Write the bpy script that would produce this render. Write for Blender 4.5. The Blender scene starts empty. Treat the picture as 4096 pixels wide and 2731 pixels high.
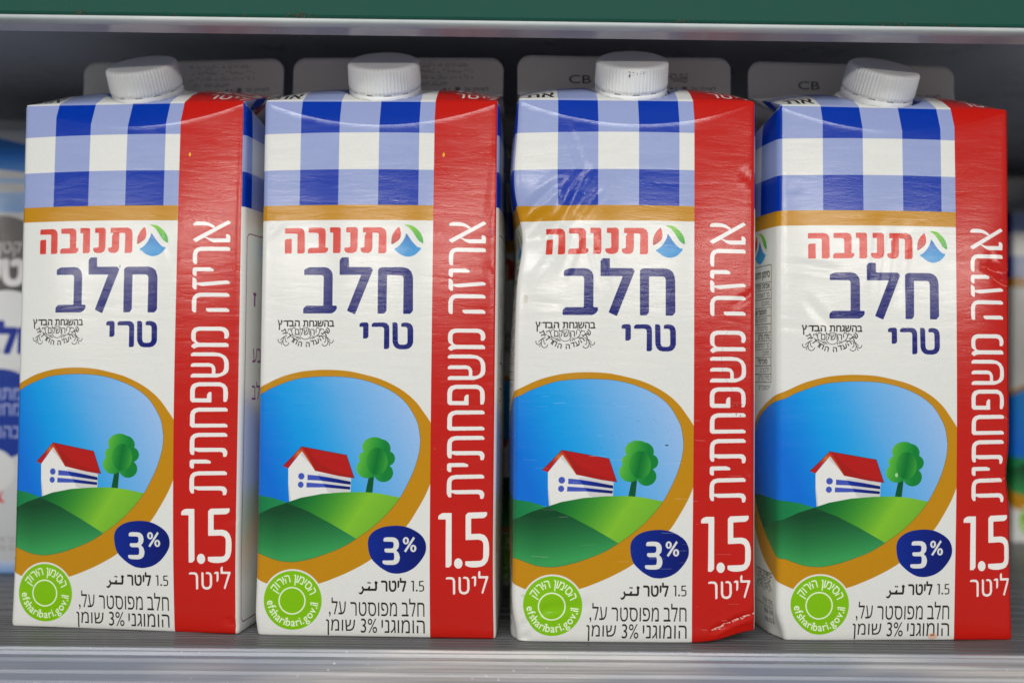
import bpy, bmesh, math, random
import numpy as np
from mathutils import Matrix, Vector
random.seed(7)
rng = np.random.default_rng(11)
sc = bpy.context.scene
COL = sc.collection
MM = 0.001

# ------------------------------------------------------------ camera
cam_data = bpy.data.cameras.new('camera')
cam_data.sensor_width = 36.0
cam_data.lens = 36.0 * 4330.9 / 4096.0
cam_data.clip_start = 0.01
cam_data.clip_end = 50.0
cam_data.dof.use_dof = True
cam_data.dof.focus_distance = 0.406
cam_data.dof.aperture_fstop = 5.0
cam = bpy.data.objects.new('camera', cam_data)
COL.objects.link(cam)
cam.matrix_world = (Matrix.Translation((0, 0, 97.67 * MM)) @
                    Matrix.Rotation(math.pi / 2 + 0.03332, 4, 'X') @
                    Matrix.Rotation(0.0095, 4, 'Z'))
sc.camera = cam

# ------------------------------------------------------------ light
world = bpy.data.worlds.new("World")
sc.world = world
world.use_nodes = True
bg = world.node_tree.nodes['Background']
bg.inputs[0].default_value = (0.93, 0.96, 1.0, 1)
bg.inputs[1].default_value = 0.26


def area(name, loc, target, sx, sy, power, col):
    l = bpy.data.lights.new(name, 'AREA')
    l.shape = 'RECTANGLE'
    l.size = sx
    l.size_y = sy
    l.energy = power
    l.color = col
    o = bpy.data.objects.new(name, l)
    COL.objects.link(o)
    o.location = loc
    d = Vector(target) - Vector(loc)
    o.rotation_euler = d.to_track_quat('-Z', 'Y').to_euler()
    return o


# big soft store light over the far side of the aisle, in front of the fridge
area('store_light', (-0.3, -2.4, 1.72), (0, 0.41, 0.12), 3.2, 0.5, 52, (1.0, 1.0, 0.985))
# row of tubes far down the aisle, seen at a low angle: makes the band of glare on the board
for gx in (-3.7, -2.2, -0.72, 0.62, 2.0, 3.4):
    area('far_tube_light', (gx, -3.0, 0.665), (gx * .3, 0.41, 0.15), 1.05, 0.14, 10.0, (1.0, 0.94, 0.86))

sc.view_settings.view_transform = 'Standard'
sc.view_settings.look = 'None'
sc.view_settings.exposure = 0.0
sc.view_settings.gamma = 1.0
sc.render.engine = 'CYCLES'
sc.cycles.max_bounces = 8
# outlines of the print on the carton front, millimetres from the lower left fold
ART = {
'brand': [[(9.28,153.21),(14.84,153.29),(16.22,152.98),(16.99,152),(17.19,150.79),(17.31,144.13),(16.77,143.58),(14.34,143.56),(14.31,150.83),(14,151.12),(9.19,151.2)],[(9.29,148.72),(9.74,149.15),(12.07,149.24),(12.12,143.59),(9.34,143.58)],[(18.71,153.31),(23.67,153.33),(24.79,153.01),(25.37,152.16),(25.44,151.19),(25.41,145.76),(26.47,145.63),(26.42,144.67),(25.58,143.71),(18.52,143.57),(18.5,144.97),(19.11,145.64),(22.7,145.7),(22.61,150.85),(22.23,151.26),(18.7,151.37)],[(27.07,153.4),(30.67,153.38),(31.24,152.97),(31.32,144.17),(30.85,143.64),(28.33,143.65),(28.33,151.36),(27.03,151.42)],[(33.35,153.37),(36.99,153.44),(37.65,152.96),(37.81,152.35),(37.81,145.61),(37.39,144.29),(36.07,143.64),(34.13,143.64),(33.15,144.05),(32.72,144.89),(32.76,145.73),(34.7,145.8),(35.01,146.21),(34.92,151.39),(33.31,151.44)],[(39.78,153.37),(46.75,153.4),(48.08,152.76),(48.65,151.68),(48.77,150.48),(48.77,144.22),(48.23,143.62),(45.71,143.6),(45.84,150.82),(45.47,151.29),(43.43,151.36),(43.45,145.63),(43.06,144.31),(41.99,143.65),(40.42,143.65),(39.33,144.05),(38.91,144.89),(38.99,145.69),(40.15,145.74),(40.43,146.1),(40.43,150.31),(40.9,150.91),(41.02,151.35),(39.76,151.39)]],
'leaf_red': [[(53.41,153.53),(53.95,152.45),(54.21,151.01),(53.99,149.56),(53.06,148.35),(50.81,147.01),(50.62,148.33),(50.76,149.77),(51.34,151.22),(52.16,152.43)]],
'leaf_green': [[(55.54,154.45),(56.78,154.46),(58.21,154.19),(59.66,153.37),(61.1,152.07),(62.07,150.64),(62.62,148.97),(62.59,147.57),(61.63,147.99),(60.55,148.93),(59.46,150.6),(58.48,152.03),(57.27,153.34)]],
'leaf_blue': [[(56.18,151.23),(57.08,150.2),(58.06,148.77),(59.27,147.35),(60.59,146.17),(61.9,145.71),(60.97,144.37),(59.56,143.15),(58.14,142.6),(56.84,142.39),(55.29,142.73),(53.85,143.43),(52.64,144.38),(51.67,145.09),(53.09,146.07),(54.38,147.4),(55.31,148.86),(55.89,150.19)]],
'milk': [[(17.21,137.37),(18,137.85),(19.12,138.32),(25.18,138.36),(26.66,138.04),(27.78,137.08),(28.37,135.75),(28.44,134.31),(28.5,123.87),(30.16,123.88),(30.23,122.68),(29.39,121.6),(28.18,120.93),(17.06,120.92),(17.08,122.79),(18.26,123.87),(24.94,123.87),(24.95,134.56),(24.74,135.16),(24.12,135.41),(17.25,135.44)],[(31.01,141.04),(31.85,142.05),(34.52,142.05),(34.59,138.4),(42.92,138.42),(43.85,137.42),(37.23,120.6),(34.13,121.97),(39.35,135.41),(31.06,135.39)],[(45.76,137.48),(46.4,138.16),(47.47,138.41),(55.35,138.44),(57.02,138.02),(58.22,137.01),(58.84,135.46),(59.02,134.02),(59.14,122.18),(58.09,120.97),(55.48,120.94),(55.46,134.22),(55.16,135.17),(54.32,135.45),(49.19,135.42),(49.2,122.07),(48.33,120.99),(45.82,120.97)],[(39.01,117.07),(39.72,117.62),(41.94,117.68),(42.46,117.09),(42.51,112.24),(41.81,111.62),(40.43,111.6),(40.45,115.97),(39.03,115.96)],[(43.63,116.99),(44.38,117.61),(48.36,117.69),(49.46,117.37),(50.18,116.49),(50.37,115.28),(50.43,108.34),(49.93,107.79),(48.38,107.77),(48.39,115.26),(48.16,115.81),(47.61,116.03),(43.65,116)],[(51.48,117.72),(52.98,117.74),(53.49,117.08),(53.63,110.58),(53.97,109.7),(54.63,109.44),(56.28,109.46),(57.04,109.84),(57.25,110.5),(57.18,115.35),(56.96,115.9),(56.3,116.12),(54.8,116.1),(54.79,117.36),(55.62,117.72),(57.15,117.74),(58.48,117.24),(59.15,116.26),(59.38,114.94),(59.4,110.31),(58.91,108.98),(57.94,108.09),(56.63,107.74),(54.43,107.72),(53.11,108.04),(52.11,109.02),(51.61,110.45)]],
'family': [[(85.37,156.45),(86.46,155.49),(73.4,147.9),(72.13,149)],[(72.29,154.96),(72.88,155.6),(73.83,155.84),(76.44,155.84),(78.11,155.43),(79.43,154.74),(80.63,153.81),(79.68,153.37),(78.72,153.99),(77.41,154.32),(75.75,154.4),(72.3,154.31)],[(77.34,149.97),(78.42,149.52),(80.08,149.44),(84.66,149.58),(84.59,151.1),(85.31,151.17),(86.03,150.71),(86.27,150.11),(86.2,148.06),(80.1,147.92),(78.67,148.44),(77.35,149.37),(76.39,149.71)],[(73.97,139.53),(73.07,139.51),(72.59,139.98),(72.34,140.94),(72.36,143.35),(72.77,144.8),(73.83,145.79),(75.37,146.18),(85.36,146.26),(86.27,145.88),(86.28,144.75),(75.39,144.62),(74.56,144.41),(74.09,143.75),(73.98,142.9)],[(73.91,134.96),(73.01,135.07),(72.36,135.77),(72.38,137.7),(72.85,138.23),(78.78,138.37),(80.26,137.71),(80.27,136.84),(73.94,136.77)],[(72.37,134.4),(73.01,134.42),(73.85,133.76),(74.03,133.05),(74.03,132.44),(85.25,133.49),(86.33,132.97),(86.34,132.24),(76.37,131.22),(75.06,131.43),(74.06,131.8),(74.04,129.85),(73.19,129.86),(72.42,130.73)],[(74.05,121.13),(73.1,121.16),(72.45,121.86),(72.34,125.58),(72.75,127.14),(73.8,128.24),(75.33,128.68),(85.3,128.72),(86.33,128.15),(86.34,127.25),(75.35,127.12),(74.41,126.81),(74.06,125.97)],[(77.7,122.84),(85.24,122.99),(86.32,122.37),(86.33,121.48),(78.73,121.42),(78.02,121.72),(77.71,122.12)],[(84.72,111.33),(85.91,111.35),(86.42,112.39),(86.41,113.35),(86.04,114.54),(84.96,115.49),(83.54,115.82),(75.01,115.73),(73.59,115.3),(72.66,114.33),(72.39,113.13),(72.41,111.22),(72.82,110.27),(74.01,109.62),(73.19,109.2),(72.3,108.3),(73.68,107.29),(74.15,107.78),(75.57,108.08),(86.35,108.18),(86.34,109.14),(85.5,109.73),(75.55,109.64),(74.6,109.93),(74.12,110.88),(74.09,113.16),(74.44,113.88),(75.5,114.23),(82.84,114.3),(84.03,114.15),(84.68,113.32)],[(72.41,105.49),(73.35,105.98),(81.03,106.07),(83.4,105.74),(85.31,104.69),(86.28,103.26),(86.53,101.83),(86.55,99.91),(86.21,98.58),(85.15,97.62),(83.73,97),(82.32,96.58),(72.46,96.49),(72.45,97.37),(73.32,97.98),(80.36,98),(80.34,99.84),(80.14,100.44),(79.43,100.6),(72.46,100.52),(72.45,101.43),(73.39,101.96),(79.18,102.03),(80.6,101.64),(81.44,100.69),(81.69,99.62),(81.64,98.01),(83.25,98.08),(84.31,98.69),(84.84,99.89),(84.87,102.05),(84.5,103.48),(83.66,104.31),(82.47,104.61),(72.42,104.53)],[(84.78,87.37),(85.92,87.37),(86.36,88.64),(86.45,90.8),(86.15,92.71),(85.19,94.02),(83.52,94.78),(75.48,94.71),(73.59,94.17),(72.66,93.09),(72.39,91.65),(72.44,87.84),(73.2,87.09),(80.38,87.13),(80.34,91.07),(79.53,91.06),(78.95,90.51),(78.72,89.79),(78.73,88.65),(74.13,88.62),(74.14,91.67),(74.44,92.62),(75.49,93.18),(83.06,93.24),(84.25,92.94),(84.68,91.99)],[(86.42,84.64),(85.63,85.19),(75.58,85.14),(73.93,84.7),(72.88,83.74),(72.49,82.31),(72.46,78.27),(73.25,77.56),(86.42,77.75),(86.46,78.54),(85.57,79.14),(74.23,79.04),(74.24,82.32),(74.54,83.16),(75.6,83.57),(86.43,83.73)],[(86.47,74.96),(85.61,75.67),(75.68,75.59),(74.03,75.18),(72.86,74.1),(72.52,72.56),(72.51,68.75),(72.8,67.68),(73.28,67.25),(74.22,67.25),(74.25,68.87),(75.75,68.38),(83.78,68.47),(84.73,68.27),(84.98,67.68),(84.99,66.6),(86.17,66.6),(86.56,67.79),(86.51,68.75),(85.67,69.82),(84.48,70.02),(74.24,69.94),(74.24,72.8),(74.52,73.63),(75.69,74.04),(86.45,74.19)],[(74.15,62.14),(73.16,62.14),(72.56,62.8),(72.54,64.94),(73.06,65.47),(78.84,65.54),(80.46,64.94),(80.47,64.06),(74.14,63.99)],[(86.52,60.63),(85.63,61.23),(75.82,61.09),(73.93,60.66),(72.88,59.59),(72.54,58.05),(72.52,54.24),(72.93,53.17),(73.29,52.69),(74.24,52.69),(74.27,54.48),(75.88,53.88),(83.93,53.93),(84.76,53.73),(85.07,53.13),(85.08,52.11),(86.2,52.1),(86.59,53.24),(86.58,54.2),(85.81,55.27),(84.38,55.52),(74.26,55.38),(74.26,58.28),(74.53,59.12),(75.59,59.52),(86.52,59.73)]],
'litre': [[(69.45,45.72),(70.23,46.51),(71.35,46.89),(74.45,46.89),(74.54,27.59),(73.64,26.57),(72.29,26.57),(72.27,44.47),(69.41,44.47)],[(79.67,46.05),(80.57,47.01),(87.71,47.2),(87.72,46),(87,45.21),(86.33,44.93),(81.76,44.79),(81.81,39.02),(85.15,39.12),(86.73,38.66),(87.87,37.4),(88.45,35.7),(88.63,33.9),(88.57,30.96),(88.07,28.93),(86.95,27.46),(85.71,26.86),(83.91,26.57),(81.88,26.57),(80.52,26.87),(79.66,27.37),(79.65,28.84),(85.02,28.99),(85.92,29.28),(86.4,30.29),(86.43,35.04),(86.26,35.94),(85.62,36.63),(84.49,36.93),(79.76,36.76)],[(84.49,24.65),(84.94,25.28),(85.28,25.21),(85.34,23.33),(88.35,23.33),(88.31,22.83),(86.26,16.67),(85.69,17.07),(87.34,22.49),(84.51,22.5)],[(81.96,22.72),(82.58,23.29),(83.6,23.24),(83.76,22.84),(83.7,20.12),(83.3,19.44),(82.96,19.49),(82.98,22.5),(81.96,22.43)],[(77.12,22.95),(77.51,23.06),(77.96,22.72),(78,18.3),(78.34,17.51),(79.02,17.35),(79.92,17.51),(80.37,18.31),(80.34,21.7),(80.11,22.27),(79.43,22.34),(78.75,22.34),(78.97,23.06),(79.88,23.11),(80.78,22.72),(81.24,21.71),(81.27,18.54),(80.83,17.17),(79.71,16.49),(78.57,16.49),(77.55,17.05),(77.14,18.3)],[(72.27,22.09),(72.43,22.71),(73.1,22.94),(74.68,22.94),(75.48,22.49),(75.87,21.47),(75.86,16.81),(75.59,16.4),(75.03,16.42),(74.99,21.24),(74.8,21.92),(74.24,22.1)],[(78.62,28.05),(78.58,27.62),(78.47,27.21),(78.28,26.85),(78.03,26.54),(77.74,26.31),(77.4,26.17),(77.05,26.12),(76.7,26.17),(76.37,26.31),(76.06,26.54),(75.81,26.85),(75.62,27.21),(75.5,27.62),(75.46,28.05),(75.49,28.48),(75.61,28.88),(75.79,29.25),(76.04,29.55),(76.34,29.78),(76.67,29.93),(77.02,29.97),(77.37,29.93),(77.71,29.78),(78.01,29.55),(78.26,29.25),(78.45,28.88),(78.57,28.48)]],
'badge': [[(43.01,34.8),(43.15,36.81),(43.93,38.55),(45.79,40.22),(48.65,41.47),(52.22,42.01),(55.07,42),(57.92,41.49),(60.78,40.22),(63.2,38.44),(64.5,36.44),(64.97,34.3),(64.67,32),(63.25,29.41),(60.84,26.66),(58,24.91),(55.14,24.17),(53.71,24.08),(51.28,24.41),(48.7,25.68),(46.54,27.3),(44.53,29.36),(43.45,31.79)]],
'three': [[(48.88,37.03),(49.24,37.54),(50.09,37.69),(52.66,37.69),(53.66,37.37),(54.45,36.52),(54.79,35.23),(54.61,33.79),(53.68,32.78),(54.54,32.07),(55.05,30.64),(55.05,29.63),(54.7,28.48),(53.84,27.68),(52.7,27.38),(50.12,27.38),(49.12,27.55),(48.55,27.98),(48.55,28.98),(52.27,29.03),(52.77,29.25),(52.98,29.76),(52.97,31.34),(52.76,31.91),(52.26,31.98),(49.97,31.98),(49.4,32.23),(49.25,32.73),(49.32,33.48),(51.97,33.51),(52.54,33.77),(52.75,34.35),(52.74,35.5),(52.53,35.93),(51.96,36.06),(48.88,36.06)],[(58.5,36.48),(58.42,35.95),(58.17,35.49),(57.79,35.19),(57.34,35.08),(56.89,35.18),(56.51,35.48),(56.26,35.93),(56.17,36.46),(56.25,36.99),(56.5,37.45),(56.88,37.75),(57.33,37.86),(57.78,37.76),(58.16,37.46),(58.41,37.01)],[(57.72,36.47),(57.67,36.08),(57.53,35.79),(57.34,35.68),(57.15,35.79),(57,36.07),(56.95,36.47),(57,36.86),(57.14,37.15),(57.33,37.26),(57.52,37.16),(57.67,36.87)],[(61.3,33.63),(61.21,33.1),(60.96,32.65),(60.58,32.34),(60.13,32.23),(59.69,32.34),(59.31,32.63),(59.05,33.08),(58.96,33.62),(59.04,34.15),(59.3,34.6),(59.67,34.91),(60.12,35.02),(60.57,34.91),(60.95,34.61),(61.2,34.16)],[(60.51,33.63),(60.46,33.23),(60.32,32.94),(60.13,32.83),(59.94,32.94),(59.8,33.23),(59.74,33.62),(59.79,34.02),(59.93,34.31),(60.12,34.41),(60.32,34.31),(60.46,34.02)]],
'slash': [[(60.15,38.02),(60.72,37.43),(57.33,32.1),(56.65,32.59)]],
'egg_out': [[(0.97,93.43),(8.14,96.76),(15.49,98.83),(22.19,99.69),(28.27,99.85),(34.84,99.43),(41.36,98.15),(47.84,96.34),(54.83,92.93),(60.2,88.7),(63.97,83.91),(66.57,79.92),(68.85,74.28),(69.17,68.93),(68.42,63.57),(66.6,58.48),(64.25,52.85),(60.57,46.4),(57.66,42.09),(52.61,36.68),(44.58,29.57),(36.49,24.85),(28.9,21.46),(24,19.72),(20.18,18.83),(14.7,18.15),(9.2,18.28),(4.76,19.23),(0.85,20.73),(-9,25.3),(-17,30.5),(-24,40),(-27.5,56),(-25,71),(-18.5,82.5),(-12.5,87),(-5.5,90.7)]],
'egg_in': [[(1.02,90.72),(5.33,92.94),(13.85,96.01),(20.56,97.04),(27.76,97.38),(34.87,97.12),(40.3,96.26),(45.17,94.87),(50.02,92.88),(54.33,90.25),(57.56,87.07),(60.27,82.82),(61.63,79.62),(62.36,75.35),(62.47,75.31),(62.25,70.5),(60.96,65.14),(58.88,59.78),(55.2,52.8),(51.48,47.94),(47.22,43.6),(41.86,39.23),(33.76,33.97),(25.61,30.57),(20.14,28.82),(14.64,27.75),(9.1,27.97),(4.63,29.18),(1.13,30.41),(-2,31),(-7.8,35),(-13.5,40),(-19.5,47),(-23,58),(-22,71),(-17.5,81),(-8.5,87.2)]],
'hill_back': [[(-30,52),(-17.5,52.9),(-8,52.8),(0.97,52.23),(6,51.58),(11.09,50.12),(20.04,45.78),(20.15,27.47),(1.3,26.92),(-40,10)]],
'hill_main': [[(11.38,49.85),(17.22,51.89),(25.49,53.54),(33.67,54.29),(40.71,54.51),(47.16,54.06),(55.2,52.53),(58.94,51.22),(57.93,42.1),(38.92,27.87),(14.58,35.94)]],
'hill_front': [[(-30,30),(-12.3,40.4),(-6,43.3),(0.98,45.49),(6.05,47.97),(11.66,49.86),(20.03,46.86),(28.84,42.49),(35.38,38.85),(39.71,36.34),(39.73,27.88),(1.3,26.92),(-40,10)]],
'wall': [[(12.11,62.74),(17.44,69.31),(22.65,62.14),(29.5,60.84),(36.52,59.53),(36.07,54.41),(36.08,52.74),(19.81,50.02),(12.74,49.36),(12.2,55.8)]],
'wall_shade': [[(17.44,69.31),(22.65,62.14),(23.52,60.61),(21.16,63.9),(18.91,66.12),(16.79,67.98)],[(23.52,61.08),(27.6,54.25),(29.55,53.81),(36.31,54.41),(36.52,59.53),(29.5,60.84)],[(12.2,55.8),(12.43,57),(13.38,50.33),(12.69,50.07)]],
'roof': [[(9.97,63.52),(13.44,66.95),(17.25,71.03),(34.71,68.14),(37.72,59.55),(31.92,60.29),(22.65,62.07),(17.44,69.31),(14.45,65.9),(12.11,62.74)]],
'roof_band': [[(17.75,70.63),(20.39,66.27),(22.65,62.07),(31.92,60.29),(37.72,59.55),(37.35,60.57),(33.13,61.26),(28.26,62.73),(24.59,64.68),(21.61,67.49),(19.11,70.54)]],
'bar_light': [[(19.71,60.57),(23.52,60.32),(24.89,58.44),(19.68,58.57)],[(19.37,57.65),(25.87,57.32),(26.49,55.95),(19.27,55.79)],[(18.53,59.95),(18.46,59.52),(18.25,59.14),(17.93,58.86),(17.53,58.7),(17.1,58.69),(16.69,58.83),(16.36,59.1),(16.14,59.47),(16.06,59.89),(16.13,60.32),(16.34,60.7),(16.67,60.98),(17.07,61.14),(17.5,61.15),(17.91,61.01),(18.24,60.74),(18.46,60.37)],[(18.22,56.79),(18.16,56.39),(17.96,56.03),(17.66,55.76),(17.29,55.61),(16.9,55.6),(16.52,55.73),(16.22,55.99),(16.02,56.33),(15.94,56.73),(16.01,57.14),(16.2,57.49),(16.5,57.76),(16.87,57.91),(17.27,57.92),(17.64,57.79),(17.95,57.53),(18.15,57.19)]],
'bar_dark': [[(23.52,60.32),(29.51,59.49),(36.33,58.27),(36.34,57.15),(24.89,58.44)],[(25.87,57.32),(36.25,56.32),(36.11,55.31),(26.49,55.95)]],
'trunk': [[(43.46,61.42),(45.32,61.44),(44.58,53.82),(41.9,53.9)]],
'crown_back': [[(51.36,70.77),(51.27,69.98),(50.99,69.22),(50.53,68.54),(49.91,67.97),(49.17,67.54),(48.34,67.27),(47.47,67.17),(46.59,67.25),(45.76,67.5),(45.01,67.92),(44.38,68.47),(43.91,69.14),(43.61,69.89),(43.5,70.69),(43.59,71.48),(43.88,72.24),(44.34,72.92),(44.96,73.49),(45.7,73.92),(46.53,74.19),(47.41,74.29),(48.28,74.21),(49.11,73.96),(49.86,73.54),(50.49,72.98),(50.96,72.31),(51.26,71.56)],[(53.05,67.1),(52.99,66.47),(52.77,65.86),(52.42,65.32),(51.96,64.87),(51.4,64.52),(50.77,64.3),(50.11,64.23),(49.45,64.29),(48.82,64.49),(48.25,64.83),(47.78,65.27),(47.42,65.81),(47.19,66.41),(47.11,67.05),(47.18,67.68),(47.4,68.29),(47.75,68.83),(48.21,69.29),(48.78,69.63),(49.4,69.85),(50.06,69.93),(50.72,69.86),(51.35,69.66),(51.92,69.32),(52.39,68.88),(52.75,68.34),(52.97,67.74)],[(52.39,61.75),(52.3,60.98),(52.03,60.25),(51.6,59.6),(51.02,59.04),(50.32,58.63),(49.55,58.36),(48.73,58.27),(47.9,58.35),(47.12,58.59),(46.42,59),(45.83,59.53),(45.38,60.18),(45.11,60.91),(45.01,61.67),(45.09,62.44),(45.36,63.17),(45.8,63.83),(46.38,64.38),(47.08,64.8),(47.85,65.07),(48.67,65.16),(49.5,65.08),(50.28,64.84),(50.98,64.43),(51.57,63.89),(52.01,63.24),(52.29,62.52)]],
'crown': [[(49.93,71.35),(49.82,70.53),(49.49,69.75),(48.94,69.04),(48.21,68.45),(47.33,68.01),(46.35,67.72),(45.32,67.62),(44.28,67.7),(43.3,67.96),(42.41,68.39),(41.66,68.96),(41.1,69.65),(40.75,70.43),(40.63,71.24),(40.73,72.07),(41.07,72.85),(41.62,73.55),(42.36,74.14),(43.24,74.59),(44.22,74.88),(45.25,74.98),(46.29,74.9),(47.27,74.64),(48.16,74.21),(48.9,73.63),(49.46,72.94),(49.81,72.17)],[(43.65,67.36),(43.6,66.89),(43.44,66.43),(43.19,66.02),(42.85,65.68),(42.45,65.42),(41.99,65.26),(41.51,65.2),(41.03,65.24),(40.58,65.4),(40.17,65.64),(39.82,65.98),(39.56,66.38),(39.4,66.83),(39.34,67.31),(39.39,67.78),(39.55,68.24),(39.8,68.65),(40.14,68.99),(40.55,69.25),(41,69.41),(41.48,69.47),(41.96,69.43),(42.42,69.27),(42.83,69.02),(43.17,68.69),(43.43,68.29),(43.59,67.84)],[(46.71,63.36),(46.62,62.54),(46.32,61.75),(45.83,61.05),(45.19,60.46),(44.41,60.01),(43.55,59.73),(42.63,59.62),(41.72,59.7),(40.84,59.96),(40.06,60.39),(39.4,60.97),(38.9,61.66),(38.59,62.43),(38.48,63.25),(38.58,64.07),(38.88,64.86),(39.37,65.56),(40.02,66.15),(40.79,66.6),(41.66,66.89),(42.58,66.99),(43.49,66.91),(44.36,66.65),(45.15,66.22),(45.8,65.64),(46.29,64.95),(46.6,64.18)],[(50.33,66.01),(50.24,64.87),(49.95,63.79),(49.48,62.82),(48.84,62),(48.08,61.38),(47.23,61),(46.33,60.86),(45.42,60.98),(44.56,61.34),(43.79,61.94),(43.14,62.74),(42.65,63.71),(42.34,64.78),(42.23,65.92),(42.32,67.06),(42.61,68.14),(43.09,69.11),(43.72,69.93),(44.49,70.55),(45.34,70.94),(46.24,71.07),(47.15,70.96),(48.01,70.59),(48.78,69.99),(49.42,69.18),(49.91,68.22),(50.22,67.15)]],
'box_n15': [(59.25,17.44,64.21,21.48)],
'box_liter': [(48.14,17.33,57.38,22.41)],
'box_milk': [(55.77,8.01,64.28,14.74)],
'box_past': [(36.45,7.87,53.97,13.25)],
'box_al': [(28.34,7.38,34.72,14.75)],
'box_homo': [(48.14,1.53,64.35,6.65)],
'box_pct': [(40.39,1.5,46.5,6.98)],
'box_fat': [(27.29,0.46,38.24,6.54)],
'arabic': [[(39.47,16.88),(39.99,16.77),(40.42,16.9),(40.85,17.42),(41.02,17.94),(40.59,18.63),(41.07,19.32),(41.53,18.38),(42.91,18.32),(43.47,19.28),(43.99,19.11),(43.85,18.33),(45.74,18.36),(45.74,20),(45.48,20.6),(45.91,21.3),(46.8,20.79),(46.51,20.01),(46.51,18.37),(46.17,17.5),(43.51,17.46),(41.53,17.48),(41.1,16.47),(40.41,15.98),(39.81,16.19)],[(42.74,20.56),(43.17,20.91),(43.51,20.57),(43.17,20.13)],[(43.42,20.57),(43.82,20.87),(44.23,20.46),(43.78,20.06)]],
'box_k1': [(17.21,116,29.21,118.26)],
'box_k2': [(9.62,116.11,15.76,118.24)],
'box_k2b': [(7.05,114.8,8.7,118.41)],
'box_k3': [(14.01,112.87,22.44,115.7)],
'k_circ': [(18.12,113.4,2.21)],
'k_glyph': [(26.78,114.47,57),(25.57,113.22,48),(24.37,111.76,32),(22.74,110.41,20),(21.03,109.88,12),(19.11,109.25,3),(16.08,109.44,-12),(14.21,110.37,-25),(12.89,111.2,-35),(11.45,112.35,-52),(10.66,113.5,-55),(9.55,114.23,-62)],
'k_lines': [[(15.6,112.2),(14.84,112.09),(13.96,112.3),(13.19,112.77),(12.74,113.6),(12.67,114.54),(12.93,115.27),(13.47,115.56),(13.96,115.48),(14.02,115.22)],[(12.73,114.12),(12.4,114.54),(11.84,115.01),(11.35,115.01),(11.19,114.7),(11.36,114.44)],[(13.41,112.61),(12.64,112.87),(11.93,112.92)],[(20.61,112.42),(21.32,112.15),(22.17,112.27),(23.02,112.8),(23.65,113.73),(23.74,114.56),(23.46,115.29),(22.97,115.58),(22.55,115.49),(22.44,115.18)],[(23.74,114.35),(24.16,114.88),(24.8,115.09),(25.28,114.88),(25.23,114.57)],[(22.81,112.48),(23.24,112.61),(23.72,112.64)],[(10.79,112.61),(10.13,112.4),(9.48,111.72),(9.22,110.88),(9.29,109.94),(9.58,109.16),(10.31,108.75),(11.07,108.96),(11.5,109.48),(11.66,109.95)],[(9.28,110.99),(8.74,110.15),(8.08,109.84),(7.47,110.2),(7.18,110.88),(7.28,111.3)],[(10.13,112.4),(9.15,111.82),(8.17,110.93)],[(10.14,111.83),(10.16,110.99),(10.44,110.31),(10.83,110.1)],[(25.1,112.6),(25.91,112.34),(26.56,111.67),(26.99,110.84),(26.96,109.91),(26.6,109.08),(25.75,108.66),(25,108.97),(24.73,109.48)],[(27,110.74),(27.54,110.12),(28.28,109.86),(28.91,110.23),(29.11,111.01)],[(26.23,112.19),(26.87,111.77),(27.84,110.74)],[(25.91,111.87),(26.19,111.05),(25.94,110.32),(25.52,110.01)],[(14.57,111.57),(15.28,111.84)],[(15.29,111.11),(15.77,111.84)],[(16.27,111.11),(15.93,111.79)],[(19.94,111.12),(20.19,111.85)],[(20.9,111.33),(20.57,111.9)],[(21.75,111.7),(21,111.85)],[(8.59,109.11),(8.91,109.73)],[(27.71,108.98),(27.44,109.65)],[(12.21,115.48),(12.39,114.96)],[(24.2,115.5),(24,114.98)]],
'mark': [(14.47,13.33,11.07,14.24,13.16,5.11)],
}


# ------------------------------------------------------------ print artwork
def lin(c):
    c = np.asarray(c, float) / 255.0
    return np.where(c <= 0.04045, c / 12.92, ((c + 0.055) / 1.055) ** 2.4)


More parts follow.
